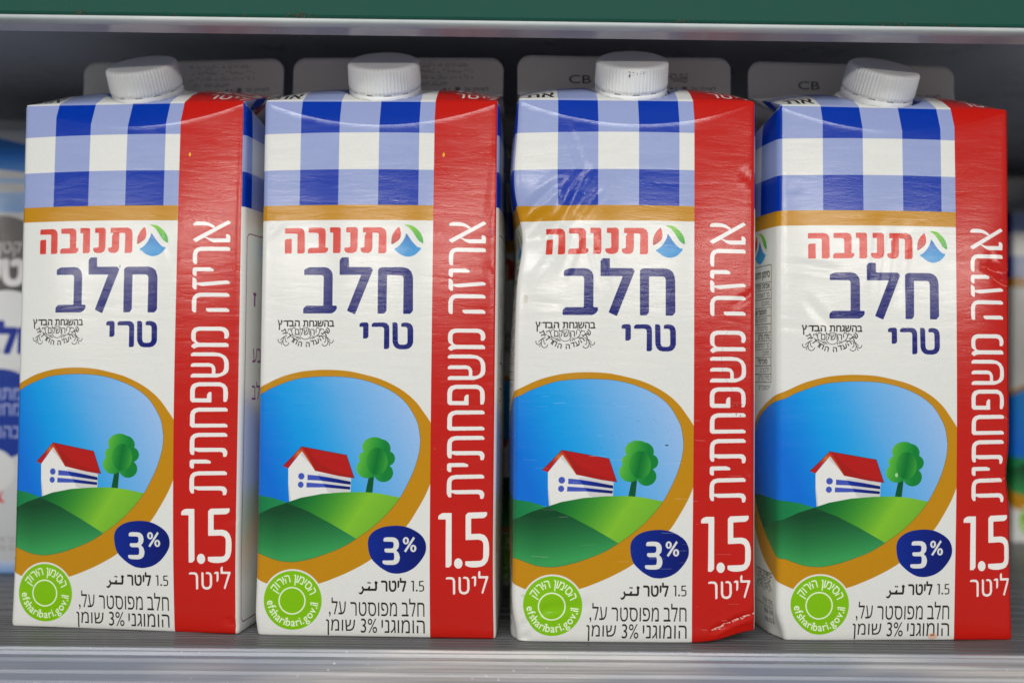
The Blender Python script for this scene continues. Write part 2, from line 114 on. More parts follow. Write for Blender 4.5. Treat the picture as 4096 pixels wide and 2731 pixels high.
class Canvas:
    """flat print drawn by code: x = a (mm across), y = b (mm up)"""

    def __init__(s, a0, a1, b0, b1, ppm, base=(214, 216, 212)):
        s.a0, s.b0, s.ppm = a0, b0, ppm
        s.w, s.h = int((a1 - a0) * ppm), int((b1 - b0) * ppm)
        s.a1, s.b1 = a0 + s.w / ppm, b0 + s.h / ppm
        s.img = np.empty((s.h, s.w, 3), np.float32)
        s.img[:] = lin(base)

    def clone(s):
        c = Canvas.__new__(Canvas)
        c.__dict__.update(s.__dict__)
        c.img = s.img.copy()
        return c

    def mask(s, rings, ss=3, nz=False):
        P = [(np.array(r, float) - (s.a0, s.b0)) * s.ppm for r in rings if len(r) > 2]
        if not P:
            return None
        allp = np.concatenate(P)
        x0, y0 = np.floor(allp.min(0)).astype(int)
        x1, y1 = np.ceil(allp.max(0)).astype(int) + 1
        x0, y0, x1, y1 = max(x0, 0), max(y0, 0), min(x1, s.w), min(y1, s.h)
        if x1 <= x0 or y1 <= y0:
            return None
        E = np.concatenate([np.hstack([p, np.roll(p, -1, 0)]) for p in P])
        E = E[E[:, 1] != E[:, 3]]
        lo = np.minimum(E[:, 1], E[:, 3])
        hi = np.maximum(E[:, 1], E[:, 3])
        w = x1 - x0
        cov = np.zeros((y1 - y0, w + 1), np.float32)
        X = np.arange(w + 1)
        for j in range((y1 - y0) * ss):
            y = y0 + (j + 0.5) / ss
            k = (lo <= y) & (hi > y)
            if not k.any():
                continue
            e = E[k]
            xs = e[:, 0] + (y - e[:, 1]) / (e[:, 3] - e[:, 1]) * (e[:, 2] - e[:, 0]) - x0
            od = np.argsort(xs)
            xs = xs[od]
            row = cov[j // ss]
            if nz:
                wind = np.cumsum(np.sign(e[:, 3] - e[:, 1])[od])
                spans = []
                st = None
                for q in range(len(xs)):
                    if wind[q] != 0 and st is None:
                        st = xs[q]
                    elif wind[q] == 0 and st is not None:
                        spans.append((st, xs[q]))
                        st = None
            else:
                spans = [(xs[q], xs[q + 1]) for q in range(0, len(xs) - 1, 2)]
            for a, b in spans:
                a, b = min(max(a, 0), w), min(max(b, 0), w)
                if b <= a:
                    continue
                ia, ib = int(a), int(b)
                if ia == ib:
                    row[ia] += b - a
                else:
                    row[ia] += ia + 1 - a
                    row[ia + 1:ib] += 1
                    row[ib] += b - ib
        return x0, y0, np.clip(cov[:, :w] / ss, 0, 1)

    def fill(s, rings, col, alpha=1.0, clip=None, nz=False):
        m = s.mask(rings, nz=nz)
        if m is None:
            return
        x0, y0, c = m
        h, w = c.shape
        if clip is not None:
            c = c * clip[y0:y0 + h, x0:x0 + w]
        c = (c * alpha)[..., None]
        if callable(col):
            A = s.a0 + (x0 + np.arange(w) + 0.5) / s.ppm
            B = s.b0 + (y0 + np.arange(h) + 0.5) / s.ppm
            A, B = np.meshgrid(A, B)
            cc = lin(col(A, B))
        else:
            cc = lin(col)
        r = s.img[y0:y0 + h, x0:x0 + w]
        r[:] = r * (1 - c) + cc * c

    def full_mask(s, rings):
        f = np.zeros((s.h, s.w), np.float32)
        x0, y0, c = s.mask(rings)
        f[y0:y0 + c.shape[0], x0:x0 + c.shape[1]] = c
        return f

    def rect(s, a0, b0, a1, b1, col, alpha=1.0):
        s.fill([[(a0, b0), (a1, b0), (a1, b1), (a0, b1)]], col, alpha)

    def line(s, pts, wd, col, closed=False, alpha=1.0):
        pts = [np.array(p, float) for p in pts]
        if closed:
            pts = pts + [pts[0]]
        for p, q in zip(pts[:-1], pts[1:]):
            d = q - p
            L = math.hypot(*d)
            if L < 1e-6:
                continue
            n = np.array([-d[1], d[0]]) / L * wd / 2
            e = d / L * wd * 0.25
            s.fill([[p - e + n, q + e + n, q + e - n, p - e - n]], col, alpha)

    def image(s, name):
        im = bpy.data.images.new(name, s.w, s.h, alpha=False)
        im.colorspace_settings.name = 'sRGB'
        v = np.clip(s.img, 0, 1)
        v = np.where(v <= 0.0031308, v * 12.92, 1.055 * np.power(np.maximum(v, 1e-9), 1 / 2.4) - 0.055)
        buf = np.ones((s.h, s.w, 4), np.float32)
        buf[..., :3] = v
        im.pixels.foreach_set(buf.ravel())
        im.update()
        im.pack()
        return im


def lerpc(c0, c1, t):
    t = np.clip(t, 0, 1)[..., None]
    return np.array(c0, float) * (1 - t) + np.array(c1, float) * t


def smooth(pts, n=5):
    """closed Catmull-Rom through the points"""
    P = np.array(pts, float)
    out = []
    N = len(P)
    for i in range(N):
        p0, p1, p2, p3 = P[i - 1], P[i], P[(i + 1) % N], P[(i + 2) % N]
        for k in range(n):
            t = k / n
            out.append(0.5 * ((2 * p1) + (-p0 + p2) * t + (2 * p0 - 5 * p1 + 4 * p2 - p3) * t * t +
                              (-p0 + 3 * p1 - 3 * p2 + p3) * t ** 3))
    return out


def circle(cx, cy, r, n=64, ry=None):
    ry = ry or r
    return [(cx + r * math.cos(t), cy + ry * math.sin(t)) for t in np.linspace(0, 2 * math.pi, n, endpoint=False)]


def chaikin(ring, k=1, q=0.16):
    """slightly round the corners of a traced letter"""
    P = [np.array(p, float) for p in ring]
    out = []
    for i in range(len(P)):
        a, b = P[i], P[(i + 1) % len(P)]
        L = math.hypot(*(b - a))
        f = min(0.3, q / max(L, 1e-6))
        out += [a + (b - a) * f, b + (a - b) * f]
    return out


# --- letters of the built-in font as outline rings
_fc = bpy.data.curves.new('type', 'FONT')
_fo = bpy.data.objects.new('type', _fc)
COL.objects.link(_fo)
_fc.resolution_u = 3
_cache = {}


def glyphs(text, bold=0.0):
    """outlines of a text in the built-in font, as closed rings wound the way the font winds them"""
    key = (text, bold)
    if key in _cache:
        return _cache[key]
    _fc.body = text
    bpy.context.view_layer.update()
    dg = bpy.context.evaluated_depsgraph_get()
    cu = _fo.to_curve(dg)
    rings = []
    for sp in cu.splines:
        bp = sp.bezier_points
        n = len(bp)
        ring = []
        for i in range(n):
            p, q = bp[i], bp[(i + 1) % n]
            P0, P1, P2, P3 = (np.array(v[:2]) for v in (p.co, p.handle_right, q.handle_left, q.co))
            d = P3 - P0
            if abs(np.cross(d, P1 - P0)) + abs(np.cross(d, P2 - P0)) < 1e-6:
                ring.append(P0)
                continue
            for k in range(4):
                t = k / 4
                ring.append(P0 * (1 - t) ** 3 + 3 * P1 * t * (1 - t) ** 2 + 3 * P2 * t * t * (1 - t) + P3 * t ** 3)
        if len(ring) > 2:
            rings.append(np.array(ring))
    _fo.to_curve_clear()
    _cache[key] = rings
    return rings


def ink(cv, R, col, bold=0.0, alpha=1.0, k=1.0):
    """fill letter rings; bold > 0 also strokes the outline"""
    cv.fill(R, col, alpha, nz=True)
    if bold > 0:
        Q = []
        for r in R:
            for p, q in zip(r, np.roll(r, -1, 0)):
                d = q - p
                L = math.hypot(*d)
                if L < 1e-5:
                    continue
                e = d / L * bold * k * .5
                n = np.array([-d[1], d[0]]) / L * bold * k
                Q.append([p - e - n, q + e - n, q + e + n, p - e + n])
        cv.fill(Q, col, alpha, nz=True)


def text_box(cv, text, box, col, bold=0.0, alpha=1.0, rot=0.0, skew=0.0):
    """text stretched to fill box = (a0, b0, a1, b1)"""
    R = glyphs(text, bold)
    allp = np.concatenate(R)
    mn, mx = allp.min(0), allp.max(0)
    a0, b0, a1, b1 = box
    s = np.array([(a1 - a0) / (mx[0] - mn[0]), (b1 - b0) / (mx[1] - mn[1])])
    ink(cv, [(r - mn) * s + (a0, b0) for r in R], col, bold, alpha, (s[0] + s[1]) / 2)


def text_at(cv, text, a, b, hgt, col, bold=0.0, align='R', xs=1.0, alpha=1.0, rot=0.0):
    """hgt = height of a Hebrew letter / capital; a, b = right (or left, centre) end of the baseline"""
    R = glyphs(text, bold)
    k = hgt / 0.6
    allp = np.concatenate(R)
    mn, mx = allp.min(0)[0], allp.max(0)[0]
    off = {'R': mx, 'L': mn, 'C': (mn + mx) / 2}[align]
    out = []
    cr, sr = math.cos(rot), math.sin(rot)
    for r in R:
        p = (r - (off, 0)) * (k * xs, k)
        out.append(np.stack([a + p[:, 0] * cr - p[:, 1] * sr, b + p[:, 0] * sr + p[:, 1] * cr], 1))
    ink(cv, out, col, bold, alpha, k)


def heb(s):
    return s[::-1]


W, D, H = 90.0, 86.0, 202.5
RED = (185, 24, 14)
WHITE = (216, 217, 213)
LIGHT = (143, 156, 199)
BLUE = (0, 50, 158)
GOLD = (184, 129, 4)
NAVY = (4, 18, 106)
BLACK = (38, 33, 28)
PURPLE = (128, 50, 125)


def brand_logo(cv, da=0.0, db=0.0, sc_=1.0, c=None):
    def T(r):
        r = np.array(r)
        return r + (da, db)
    for k, f in (('leaf_red', lambda A, B: lerpc((140, 25, 40), (205, 60, 45), (B - 143 - db) / 9)),
                 ('leaf_green', lambda A, B: lerpc((0, 130, 90), (120, 190, 50), (B - 142 - db) / 12)),
                 ('leaf_blue', lambda A, B: lerpc((10, 60, 150), (40, 140, 200), 0.5 + 0.5 * np.sin((B - 138 - db) / 4.0)))):
        cv.fill([smooth(T(ART[k][0]), 4)], f)


def kosher_emblem(cv, da=0.0, db=0.0, k=1.0):
    o = np.array(ART['box_k1'][0][:2])

    def tr(p):
        return (np.array(p, float) - o) * k + o + (da, db)

    def bx(b):
        p, q = tr(b[:2]), tr(b[2:])
        return (p[0], p[1], q[0], q[1])
    text_box(cv, heb('בהשגחת'), bx(ART['box_k1'][0]), BLACK, 0.03)
    text_box(cv, heb('הבד'), bx(ART['box_k2'][0]), BLACK, 0.03)
    text_box(cv, 'ץ', bx(ART['box_k2b'][0]), BLACK, 0.02)
    for q_ in ((-.25, 0), (.15, .1)):
        p_ = tr((ART['box_k2'][0][0] - .45 + q_[0], ART['box_k2'][0][3] - .1))
        cv.line([p_, p_ + np.array([-.12, -.45]) * k], .16, BLACK)
    text_box(cv, heb('ירושלם'), bx(ART['box_k3'][0]), BLACK, 0.008)
    x, y, r = ART['k_circ'][0] if isinstance(ART['k_circ'][0], tuple) else ART['k_circ']
    c = tr((x, y))
    ring = circle(c[0], c[1], r * k, 40)
    cv.line(ring[17:] + ring[:4], 0.22 * k, BLACK)
    cv.line(ring[5:15], 0.22 * k, BLACK)
    for (gx, gy, ro), ch in zip(ART['k_glyph'], 'שלהעדההחרדית'):
        p = tr((gx, gy))
        R = glyphs(ch, 0.012)
        al = np.concatenate(R)
        ctr = (al.min(0) + al.max(0)) / 2
        s_ = 1.75 * k / 0.6
        t = math.radians(ro)
        M = np.array([[math.cos(t), math.sin(t)], [-math.sin(t), math.cos(t)]])
        ink(cv, [((q - ctr) * s_) @ M + p for q in R], BLACK, .022, 1, s_)
    for ln in ART['k_lines']:
        cv.line([tr(p) for p in ln], 0.26 * k, BLACK)


def arc_text(cv, text, cx, cy, r, ang0, ang1, hgt, col, out=True, bold=0.02, xs=1.0):
    """glyphs set one by one along an arc, from ang0 to ang1 (degrees)"""
    ws = []
    for ch in text:
        if ch == ' ':
            ws.append((None, 0.3))
            continue
        R = glyphs(ch, bold)
        al = np.concatenate(R)
        ws.append((R, al.max(0)[0] - al.min(0)[0] + 0.10, al.min(0)[0]))
    tot = sum(w[1] for w in ws)
    pos = 0
    for w in ws:
        mid = pos + w[1] / 2
        pos += w[1]
        if w[0] is None:
            continue
        th = math.radians(ang0 + (ang1 - ang0) * mid / tot)
        k = hgt / 0.6
        up = np.array([math.cos(th), math.sin(th)]) * (1 if out else -1)
        rt = np.array([up[1], -up[0]])
        base = np.array([cx, cy]) + np.array([math.cos(th), math.sin(th)]) * r
        ink(cv, [base + np.outer((q[:, 0] - w[2] - (w[1] - .1) / 2) * k * xs, rt) +
                 np.outer((q[:, 1] - 0.3) * k, up) for q in w[0]], col, bold, 1, k)


def draw_milk_print():
    cv = Canvas(-92, 182, -4, 292, 9.0, WHITE)
    # gingham rows, wrapping round the carton
    cols = [-92, -75.8, -60.6, -45.4, -30.4, -15.4, -0.1, 14.9, 30.0, 45.3, 60.6, 75.8, 90.2, 96.6, 111.8, 127, 142.2, 157.4, 172.6, 182]
    rows = [(161.9, 175.4, 0), (175.4, 189.4, 1), (189.4, 202.1, 0), (202.1, 216.0, 1), (216.0, 229.5, 0)]
    for b0, b1, kind in rows:
        for i in range(len(cols) - 1):
            dark = (i % 2 == 1)
            if cols[i] >= 90:
                dark = ((i - 12) % 2 == 0)
            elif cols[i] < 90:
                dark = (i % 2 == 1)
            c = (LIGHT if dark else WHITE) if kind else (BLUE if dark else LIGHT)
            cv.rect(cols[i], b0, cols[i + 1], b1, c)
    cv.rect(-92, 156.15, 66.5, 161.9, GOLD)
    # landscape inside the gold egg
    egg = smooth(ART['egg_out'][0])
    eggi = smooth(ART['egg_in'][0])
    cv.fill([egg], GOLD)
    cm = cv.full_mask([eggi])

    def sky(A, B):
        t = (A - 4) / 62.0 + (B - 60) / 150.0
        c = lerpc((0, 104, 205), (0, 146, 220), t / 0.3)
        c = np.where((t > 0.3)[..., None], lerpc((0, 146, 220), (90, 164, 222), (t - 0.3) / 0.35), c)
        return np.where((t > 0.65)[..., None], lerpc((90, 164, 222), (146, 182, 225), (t - 0.65) / 0.4), c)
    cv.fill([eggi], sky)
    cv.fill([ART['hill_back'][0]], lambda A, B: lerpc((0, 92, 55), (30, 140, 75), (A + 14) / 30), clip=cm)
    cv.fill([smooth(ART['wall'][0], 1)], (220, 220, 217))
    for r in ART['wall_shade']:
        cv.fill([r], (198, 198, 198))
    for r in ART['bar_light']:
        cv.fill([r], (62, 82, 175))
    for r in ART['bar_dark']:
        cv.fill([r], lambda A, B: lerpc((10, 45, 150), (0, 12, 85), (A - 25) / 12))
    cv.fill([ART['roof'][0]], lambda A, B: lerpc((205, 105, 25), (172, 20, 16), np.maximum(np.abs((A - 16.0) - (68.5 - B) * 0.95) / 4.6, (64 - B) / 8 + 0.0 * A)))
    cv.fill([ART['roof_band'][0]], (158, 20, 15))
    cv.line(ART['roof'][0][:5], 0.18, (60, 30, 35))
    cv.fill([ART['trunk'][0]], lambda A, B: lerpc((0, 105, 40), (0, 78, 38), (B - 48) / 8))
    for r in ART['crown_back']:
        cv.fill([r], lambda A, B: lerpc((58, 150, 66), (10, 122, 48), (A - 43) / 6))
    for r in ART['crown']:
        cv.fill([r], lambda A, B: lerpc((98, 180, 56), (0, 118, 48), (A - 36.0 - (B - 56) * 0.25) / 10.0))
    cv.fill([smooth(ART['crown'][3], 1)], lambda A, B: lerpc((80, 168, 56), (0, 108, 42), np.abs(A - 43.5 - (B - 58) * .2 - 1) / -6.0 + 1.0))

    def hm(A, B):
        t = (A - 12) / 40.0 + (48 - B) / 60.0
        c = lerpc((0, 92, 42), (62, 142, 42), t / 0.4)
        c = np.where((t > 0.4)[..., None], lerpc((62, 142, 42), (122, 184, 44), (t - 0.4) / 0.3), c)
        return np.where((t > 0.7)[..., None], lerpc((122, 184, 44), (96, 162, 42), (t - 0.7) / 0.5), c)
    cv.fill([ART['hill_main'][0]], hm, clip=cm)

    def hf(A, B):
        t = (46 - B) / 18.0 + np.abs(A - 8) / 90.0
        return lerpc((8, 66, 34), (52, 150, 80), t)
    cv.fill([ART['hill_front'][0]], hf, clip=cm)
    cv.line(eggi, 0.17, (70, 80, 40), closed=True, alpha=0.75)
    # red side band, drawn after the egg
    cv.rect(66.3, -4, 90.1, H + 47.5, RED)
    # green round mark
    mx, my, mr, ix, iy, ir = ART['mark'][0] if isinstance(ART['mark'][0], tuple) else ART['mark']
    cv.fill([circle(mx, my, mr + 0.65, 90)], WHITE)
    cv.fill([circle(mx, my, mr, 90)], (122, 184, 0))
    cv.fill([circle(ix, iy, ir + .1, 70), circle(ix, iy, ir - 0.4, 70)], (224, 236, 205))
    arc_text(cv, 'הסימון הירוק', mx, my, mr * 0.745, 18, 156, 2.9, (226, 238, 208), True, 0.006, 0.84)
    arc_text(cv, 'efsharibari.gov.il', mx, my, mr * 0.765, 181, 356, 2.6, (226, 238, 208), False, 0.012, 0.9)
    # brand line, milk, fresh
    for r in ART['brand']:
        cv.fill([chaikin(r)], (200, 50, 38))
    brand_logo(cv)
    for r in ART['milk']:
        cv.fill([chaikin(r, q=.2)], NAVY)
    kosher_emblem(cv)
    # 3 % badge
    cv.fill([smooth(ART['badge'][0], 4)], lambda A, B: lerpc((0, 38, 138), (0, 16, 98), (A - 42) / 24))
    T = ART['three']
    cv.fill([chaikin(T[0], q=.25)], WHITE)
    cv.fill([T[1], T[2]], WHITE)
    cv.fill([T[3], T[4]], WHITE)
    cv.fill([ART['slash'][0]], WHITE)
    # black small print
    for k, t, bd in (('liter', heb('ליטר'), .022), ('milk', heb('חלב'), .0), ('past', heb('מפוסטר'), .0),
                     ('al', heb('על,'), .0), ('homo', heb('הומוגני'), .0), ('pct', '3%', -.006), ('fat', heb('שומן'), .0)):
        text_box(cv, t, ART['box_' + k][0], BLACK, bd)
    bx = ART['box_n15'][0]
    bw, bh = bx[2] - bx[0], bx[3] - bx[1]
    for r, f0, f1 in ((ART['litre'][0], 0.0, .235), (ART['litre'][1], .61, 1.0)):
        q = np.array(r)
        mn, mx = q.min(0), q.max(0)
        cv.fill([(q - mn) / (mx - mn) * ((f1 - f0) * bw, bh) + (bx[0] + f0 * bw, bx[1])], BLACK)
    cv.fill([circle(bx[0] + .44 * bw, bx[1] + .36, .37, 14)], BLACK)
    for r in ART['arabic']:
        cv.fill([r], BLACK)
    # white words on the red band
    for r in ART['family']:
        cv.fill([chaikin(r, q=.2)], (226, 224, 221))
    for r in ART['litre']:
        cv.fill([chaikin(r, q=.15)], (228, 226, 222))
    lb = min(p[1] for r in ART['litre'][2:6] for p in r)
    for r in ART['litre']:
        cv.fill([np.array(r) + (1.2, H + 3.6 - lb)], (228, 226, 222))
    # corner cell on the sloping top
    text_box(cv, heb('את'), (3.0, H + 2.6, 13.4, H + 9.0), BLACK, 0.02)
    cv.line([(3.5, H + 10.6), (13, H + 10.6)], 0.9, BLACK)
    # unprinted seam below the fin
    cv.rect(-92, 241, 182, 292, (212, 210, 204))
    # fin codes, two kinds (bands 252-268 and 270-286)
    INK = (92, 88, 90)
    DK = (62, 60, 62)
    for base in (252.0, 270.0):
        cv.line([(61.5, base + 1.3), (64, base + 2.6), (65.2, base + 3.3)], 0.8, DK)
        cv.line([(65.8, base + 2.4), (69.5, base + 2.4)], 0.55, DK)
        cv.line([(66.6, base + 2.4), (66.9, base + 3.6)], 0.45, DK)
        cv.rect(69.3, base + 2.1, 71.3, base + 4.2, DK, 0.8)
        text_box(cv, heb('לשיווק עד'), (73, base + 2.1, 83.5, base + 4.3), DK, 0.0)
    base = 252.0
    for j, yy in enumerate((13.4, 10.8, 8.2, 5.4)):
        for a in np.arange(48 if j < 3 else 50, 77 if j < 3 else 66, 1.0):
            if rng.random() < 0.62:
                cv.line([(a, base + yy + rng.normal() * .25), (a + .8, base + yy - .35 + rng.normal() * .25)], 0.32, INK, alpha=.8)
            if rng.random() < 0.4:
                cv.line([(a + .2, base + yy + .3), (a + .2, base + yy + 1.1)], 0.3, INK, alpha=.7)
    base = 270.0
    text_box(cv, 'CB', (22, base + 5.1, 31.2, base + 8.6), (74, 70, 80), 0.004)
    for j in range(4):
        for a in np.arange(61, 71.5, 0.9):
            if rng.random() < 0.75:
                cv.line([(a, base + 6.5 + j * .95), (a + .7, base + 6.5 + j * .95 + rng.normal() * .2)], 0.4, INK)
    # left panel: emblem of the brand, nutrition table, address corner
    cv2a = -33.1
    for k in range(1):
        brand_logo(cv, da=-72.3, db=.5)
    zs = [140.9, 134.3, 131.3, 127.9, 124.6, 121.3, 118.2, 114.9, 111.7, 108.4, 105.3, 102.1, 98.8, 95.7]
    zs = [z + 1.0 for z in zs]
    _ = [140.9, 134.3, 131.3, 127.9, 124.6, 121.3, 118.2, 114.9, 111.7, 108.4, 105.3, 102.1, 98.8, 95.7]
    for z in zs:
        cv.line([(-76, z), (-5.9, z)], 0.24, BLACK)
    for a in (-5.9, -42, -76):
        cv.line([(a, zs[0]), (a, zs[-1])], 0.3, BLACK)
    words = ['סימון תזונתי', 'אנרגיה (קלוריות)', 'סך השומנים', 'מתוכם:', 'חומצות שומן רוויות', 'חומצות שומן טראנס', 'כולסטרול', 'נתרן (מ"ג)', 'סך הפחמימות',
             'מתוכן:', 'סוכרים*', 'חלבונים', 'סידן (מ"ג)']
    ind = [0, 0, 0, 0, 2.6, 2.2, 1.6, 0, 0, 0, 1.8, 0, 0]
    for i, wd in enumerate(words):
        t = wd[::-1].translate(str.maketrans('()', ')('))
        h_ = 2.3 if i == 0 else 1.75
        text_at(cv, t, -7.1 - ind[i] * .9, zs[i + 1] + (2.0 if i == 0 else .75), h_, BLACK, 0.022 if i in (0, 1, 4, 7, 10) else 0.0, 'R', 0.8)
    text_at(cv, heb('*הסוכרים'), -6.6, 93.7, 1.8, BLACK, 0, 'R', .8)
    kosher_emblem(cv, da=-33.2, db=-93.8, k=0.78)
    text_at(cv, heb('מוקד שרות'), -6.0, 11.6, 1.9, BLACK, 0.0, 'R', .8)
    cv.line([(-34, 10.7), (-6, 10.7)], 0.2, BLACK)
    text_at(cv, '666-244', -6.3, 7.8, 2.2, BLACK, 0.0, 'R', .8)
    text_at(cv, 'uva.co.il', -6.8, 4.6, 2.2, BLACK, 0.0, 'R', .8)
    # right panel: purple rounded frame with a few letters
    fr = []
    for cx, cy, a0 in ((174, 150, 0), (95.8, 149.4, 90), (95.8, 6.3, 180), (174, 6.3, 270)):
        for t in range(0, 91, 15):
            fr.append((cx + 2.6 * math.cos(math.radians(a0 + t)), cy + 2.6 * math.sin(math.radians(a0 + t))))
    cv.line(fr, 0.42, PURPLE, closed=True)
    text_at(cv, 'ז', 99.4, 124.5, 5.0, PURPLE, 0.03, 'L', 1.0)
    text_at(cv, heb('בע'), 99.2, 102.5, 5.6, PURPLE, 0.0, 'L', 0.8)
    text_at(cv, heb('לב'), 99.2, 88.0, 5.6, PURPLE, 0.0, 'L', 0.8)
    return cv


def specks(cv, n, box, col, smin, smax, seed, alpha=0.7):
    r = np.random.default_rng(seed)
    for _ in range(n):
        a, b = r.uniform(box[0], box[2]), r.uniform(box[1], box[3])
        q = r.uniform(smin, smax)
        cv.fill([[(a + q * r.uniform(.5, 1) * math.cos(t), b + q * r.uniform(.4, 1) * math.sin(t))
                  for t in np.linspace(0, 6.28, 7, endpoint=False)]], col, alpha)


def blot(cv, a, b, ra, rb, col, alpha, seed=1):
    r = np.random.default_rng(seed)
    cv.fill([smooth([(a + ra * r.uniform(.8, 1.1) * math.cos(t), b + rb * r.uniform(.8, 1.1) * math.sin(t))
                     for t in np.linspace(0, 6.28, 9, endpoint=False)], 3)], col, alpha)


milk = draw_milk_print()
prints = []
MAG = (168, 18, 42)
YEL = (225, 170, 20)
# carton 1
c = milk.clone()
blot(c, 83.5, 158.8, 1.2, 1.4, MAG, .55, 2)
blot(c, 87.6, 153.8, 1.6, 1.3, MAG, .5, 3)
blot(c, 86, 136, 1.4, 2.2, MAG, .3, 4)
blot(c, 70.2, 181.6, .45, .8, YEL, 1, 5)
blot(c, 44, 138.5, .35, .6, (70, 130, 90), .8, 6)
specks(c, 12, (67, 60, 89, 125), YEL, .08, .2, 5)
prints.append(c.image('milk_print_a'))
# carton 2
c = milk.clone()
blot(c, 84.5, 158.2, 1.0, 1.0, MAG, .5, 2)
blot(c, 88.2, 152.5, 1.6, 1.7, MAG, .7, 8)
blot(c, 84, 168, .3, 5, MAG, .25, 9)
blot(c, 69.9, 181.3, .45, .85, YEL, 1, 5)
specks(c, 16, (67, 50, 89, 130), YEL, .08, .22, 6)
prints.append(c.image('milk_print_b'))
# carton 3: scuffed and dirty
c = milk.clone()
specks(c, 26, (16, 70, 62, 90), (40, 35, 40), .06, .22, 21)
specks(c, 60, (3, 95, 64, 155), (120, 110, 95), .05, .16, 22)
specks(c, 25, (2, 2, 64, 60), (225, 225, 220), .05, .14, 23, .5)
blot(c, 56.2, 73.2, .75, .28, (40, 25, 35), .9, 24)
blot(c, 3.3, 127, .9, 1.7, (170, 155, 120), .35, 25)
blot(c, 3.5, 17, .8, .7, (175, 175, 110), .4, 26)
r_ = np.random.default_rng(31)
for _ in range(90):
    a, b, L = r_.uniform(2, 88), r_.uniform(4, 160), r_.uniform(.8, 6)
    cc = (230, 230, 226) if b < 95 else (176, 168, 150)
    c.line([(a, b), (a + L, b + r_.normal() * .12)], r_.uniform(.05, .11), cc, alpha=r_.uniform(.15, .4))
c.line(smooth([(84, 117), (79, 115), (77, 108), (77.5, 100), (81, 94), (83, 88)], 4)[:-4], .12, (70, 20, 15), alpha=.6)
specks(c, 10, (81, 84, 85, 90), (120, 100, 90), .15, .5, 27)
for _ in range(40):
    a = r_.uniform(74, 90)
    b = 4.2 + (a - 74) * .42 + r_.normal() * .35
    blot(c, a, b, r_.uniform(.2, .7), r_.uniform(.1, .3), (225, 205, 195), .8, 40 + _)
prints.append(c.image('milk_print_c'))
# carton 4
c = milk.clone()
blot(c, 47.5, 152.0, .8, 1.0, (120, 20, 25), .6, 2)
blot(c, 42.5, 62.5, .6, .8, (200, 230, 190), .6, 3)
blot(c, 58, 1.6, 1.8, 1.4, (215, 140, 90), .5, 4)
r_ = np.random.default_rng(35)
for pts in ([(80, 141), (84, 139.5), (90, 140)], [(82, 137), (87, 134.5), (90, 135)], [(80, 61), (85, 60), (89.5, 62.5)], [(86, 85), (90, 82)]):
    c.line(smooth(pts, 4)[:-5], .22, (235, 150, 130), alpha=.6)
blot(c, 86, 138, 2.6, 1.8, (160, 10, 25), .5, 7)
prints.append(c.image('milk_print_d'))
prints.append(milk.image('milk_print_plain'))


def draw_other_print():
    """the blurred white carton at the left edge"""
    cv = Canvas(-2, 84, -2, 250, 5.0, (192, 194, 197))
    cv.fill([smooth([(-2, 215), (20, 216), (45, 211), (60, 208), (86, 209), (86, 196), (60, 195), (45, 196.5), (20, 199), (-2, 201)], 4)], lambda A, B: lerpc((22, 86, 165), (80, 135, 200), np.abs(B - 205) / 9))
    cv.fill([[(-2, 196), (40, 193), (86, 193), (86, 190.5), (40, 190.5), (-2, 192)]], (150, 180, 215))
    cv.fill([[(-2, 187), (40, 186), (86, 187), (86, 177), (40, 176), (-2, 178)]], lambda A, B: lerpc((95, 150, 208), (140, 172, 214), (B - 177) / 9))
    cv.fill([circle(40, 154, 20.5, 60)], (66, 62, 64))
    text_at(cv, heb('קטן'), 49.0, 156.5, 5, (190, 188, 188), .02, 'R', .9)
    cv.fill([circle(43, 118.5, 19.5, 60)], (206, 207, 208))
    text_at(cv, heb('טעם'), 50.2, 141.0, 11.5, (214, 214, 214), .05, 'R', .9)
    text_at(cv, heb('חלב'), 58, 107.6, 11.5, (12, 38, 135), .05, 'R', .9)
    cv.fill([circle(40, 77.5, 22, 60)], (22, 52, 140))
    cv.fill([circle(38, 50, 10.5, 60)], (206, 207, 208))
    cv.fill([circle(30, 52, 11, 60)], (206, 207, 208))
    for w_, b in (('מתח', 84.5), ('מחצ', 77), ('בהנ', 66)):
        text_at(cv, w_[1:][::-1] + w_[0], 50.6, b, 5.6, (150, 160, 205), .01, 'R', .8)
    cv.fill([smooth([(34, 36), (38, 40), (40, 37.5), (43, 40.5), (42, 37), (44, 34.5), (40, 35), (38, 33)], 4)], (205, 60, 50))
    text_at(cv, heb('קל אחי'), 49.5, 15.5, 2.6, (150, 145, 145), 0, 'R', .8)
    text_at(cv, heb('גם אחי'), 49.5, 11.5, 2.6, (150, 145, 145), 0, 'R', .8)
    cv.fill([[(-2, -2), (84, -2), (84, 6.5), (-2, 6.5)]], lambda A, B: lerpc((100, 145, 205), (185, 200, 225), (B + 1) / 7))
    return cv


other_img = draw_other_print().image('white_carton_print')
bpy.data.objects.remove(_fo)
bpy.data.curves.remove(_fc)


# ------------------------------------------------------------ materials
def new_mat(name):
    m = bpy.data.materials.new(name)
    m.use_nodes = True
    nt = m.node_tree
    return m, nt, nt.nodes['Principled BSDF'], nt.nodes.new, nt.links.new


def noise(nt, vec, scale, detail=3, rough=.5, dist=0.0):
    n = nt.nodes.new('ShaderNodeTexNoise')
    n.inputs['Scale'].default_value = scale
    n.inputs['Detail'].default_value = detail
    n.inputs['Roughness'].default_value = rough
    n.inputs['Distortion'].default_value = dist
    if vec is not None:
        nt.links.new(vec, n.inputs['Vector'])
    return n


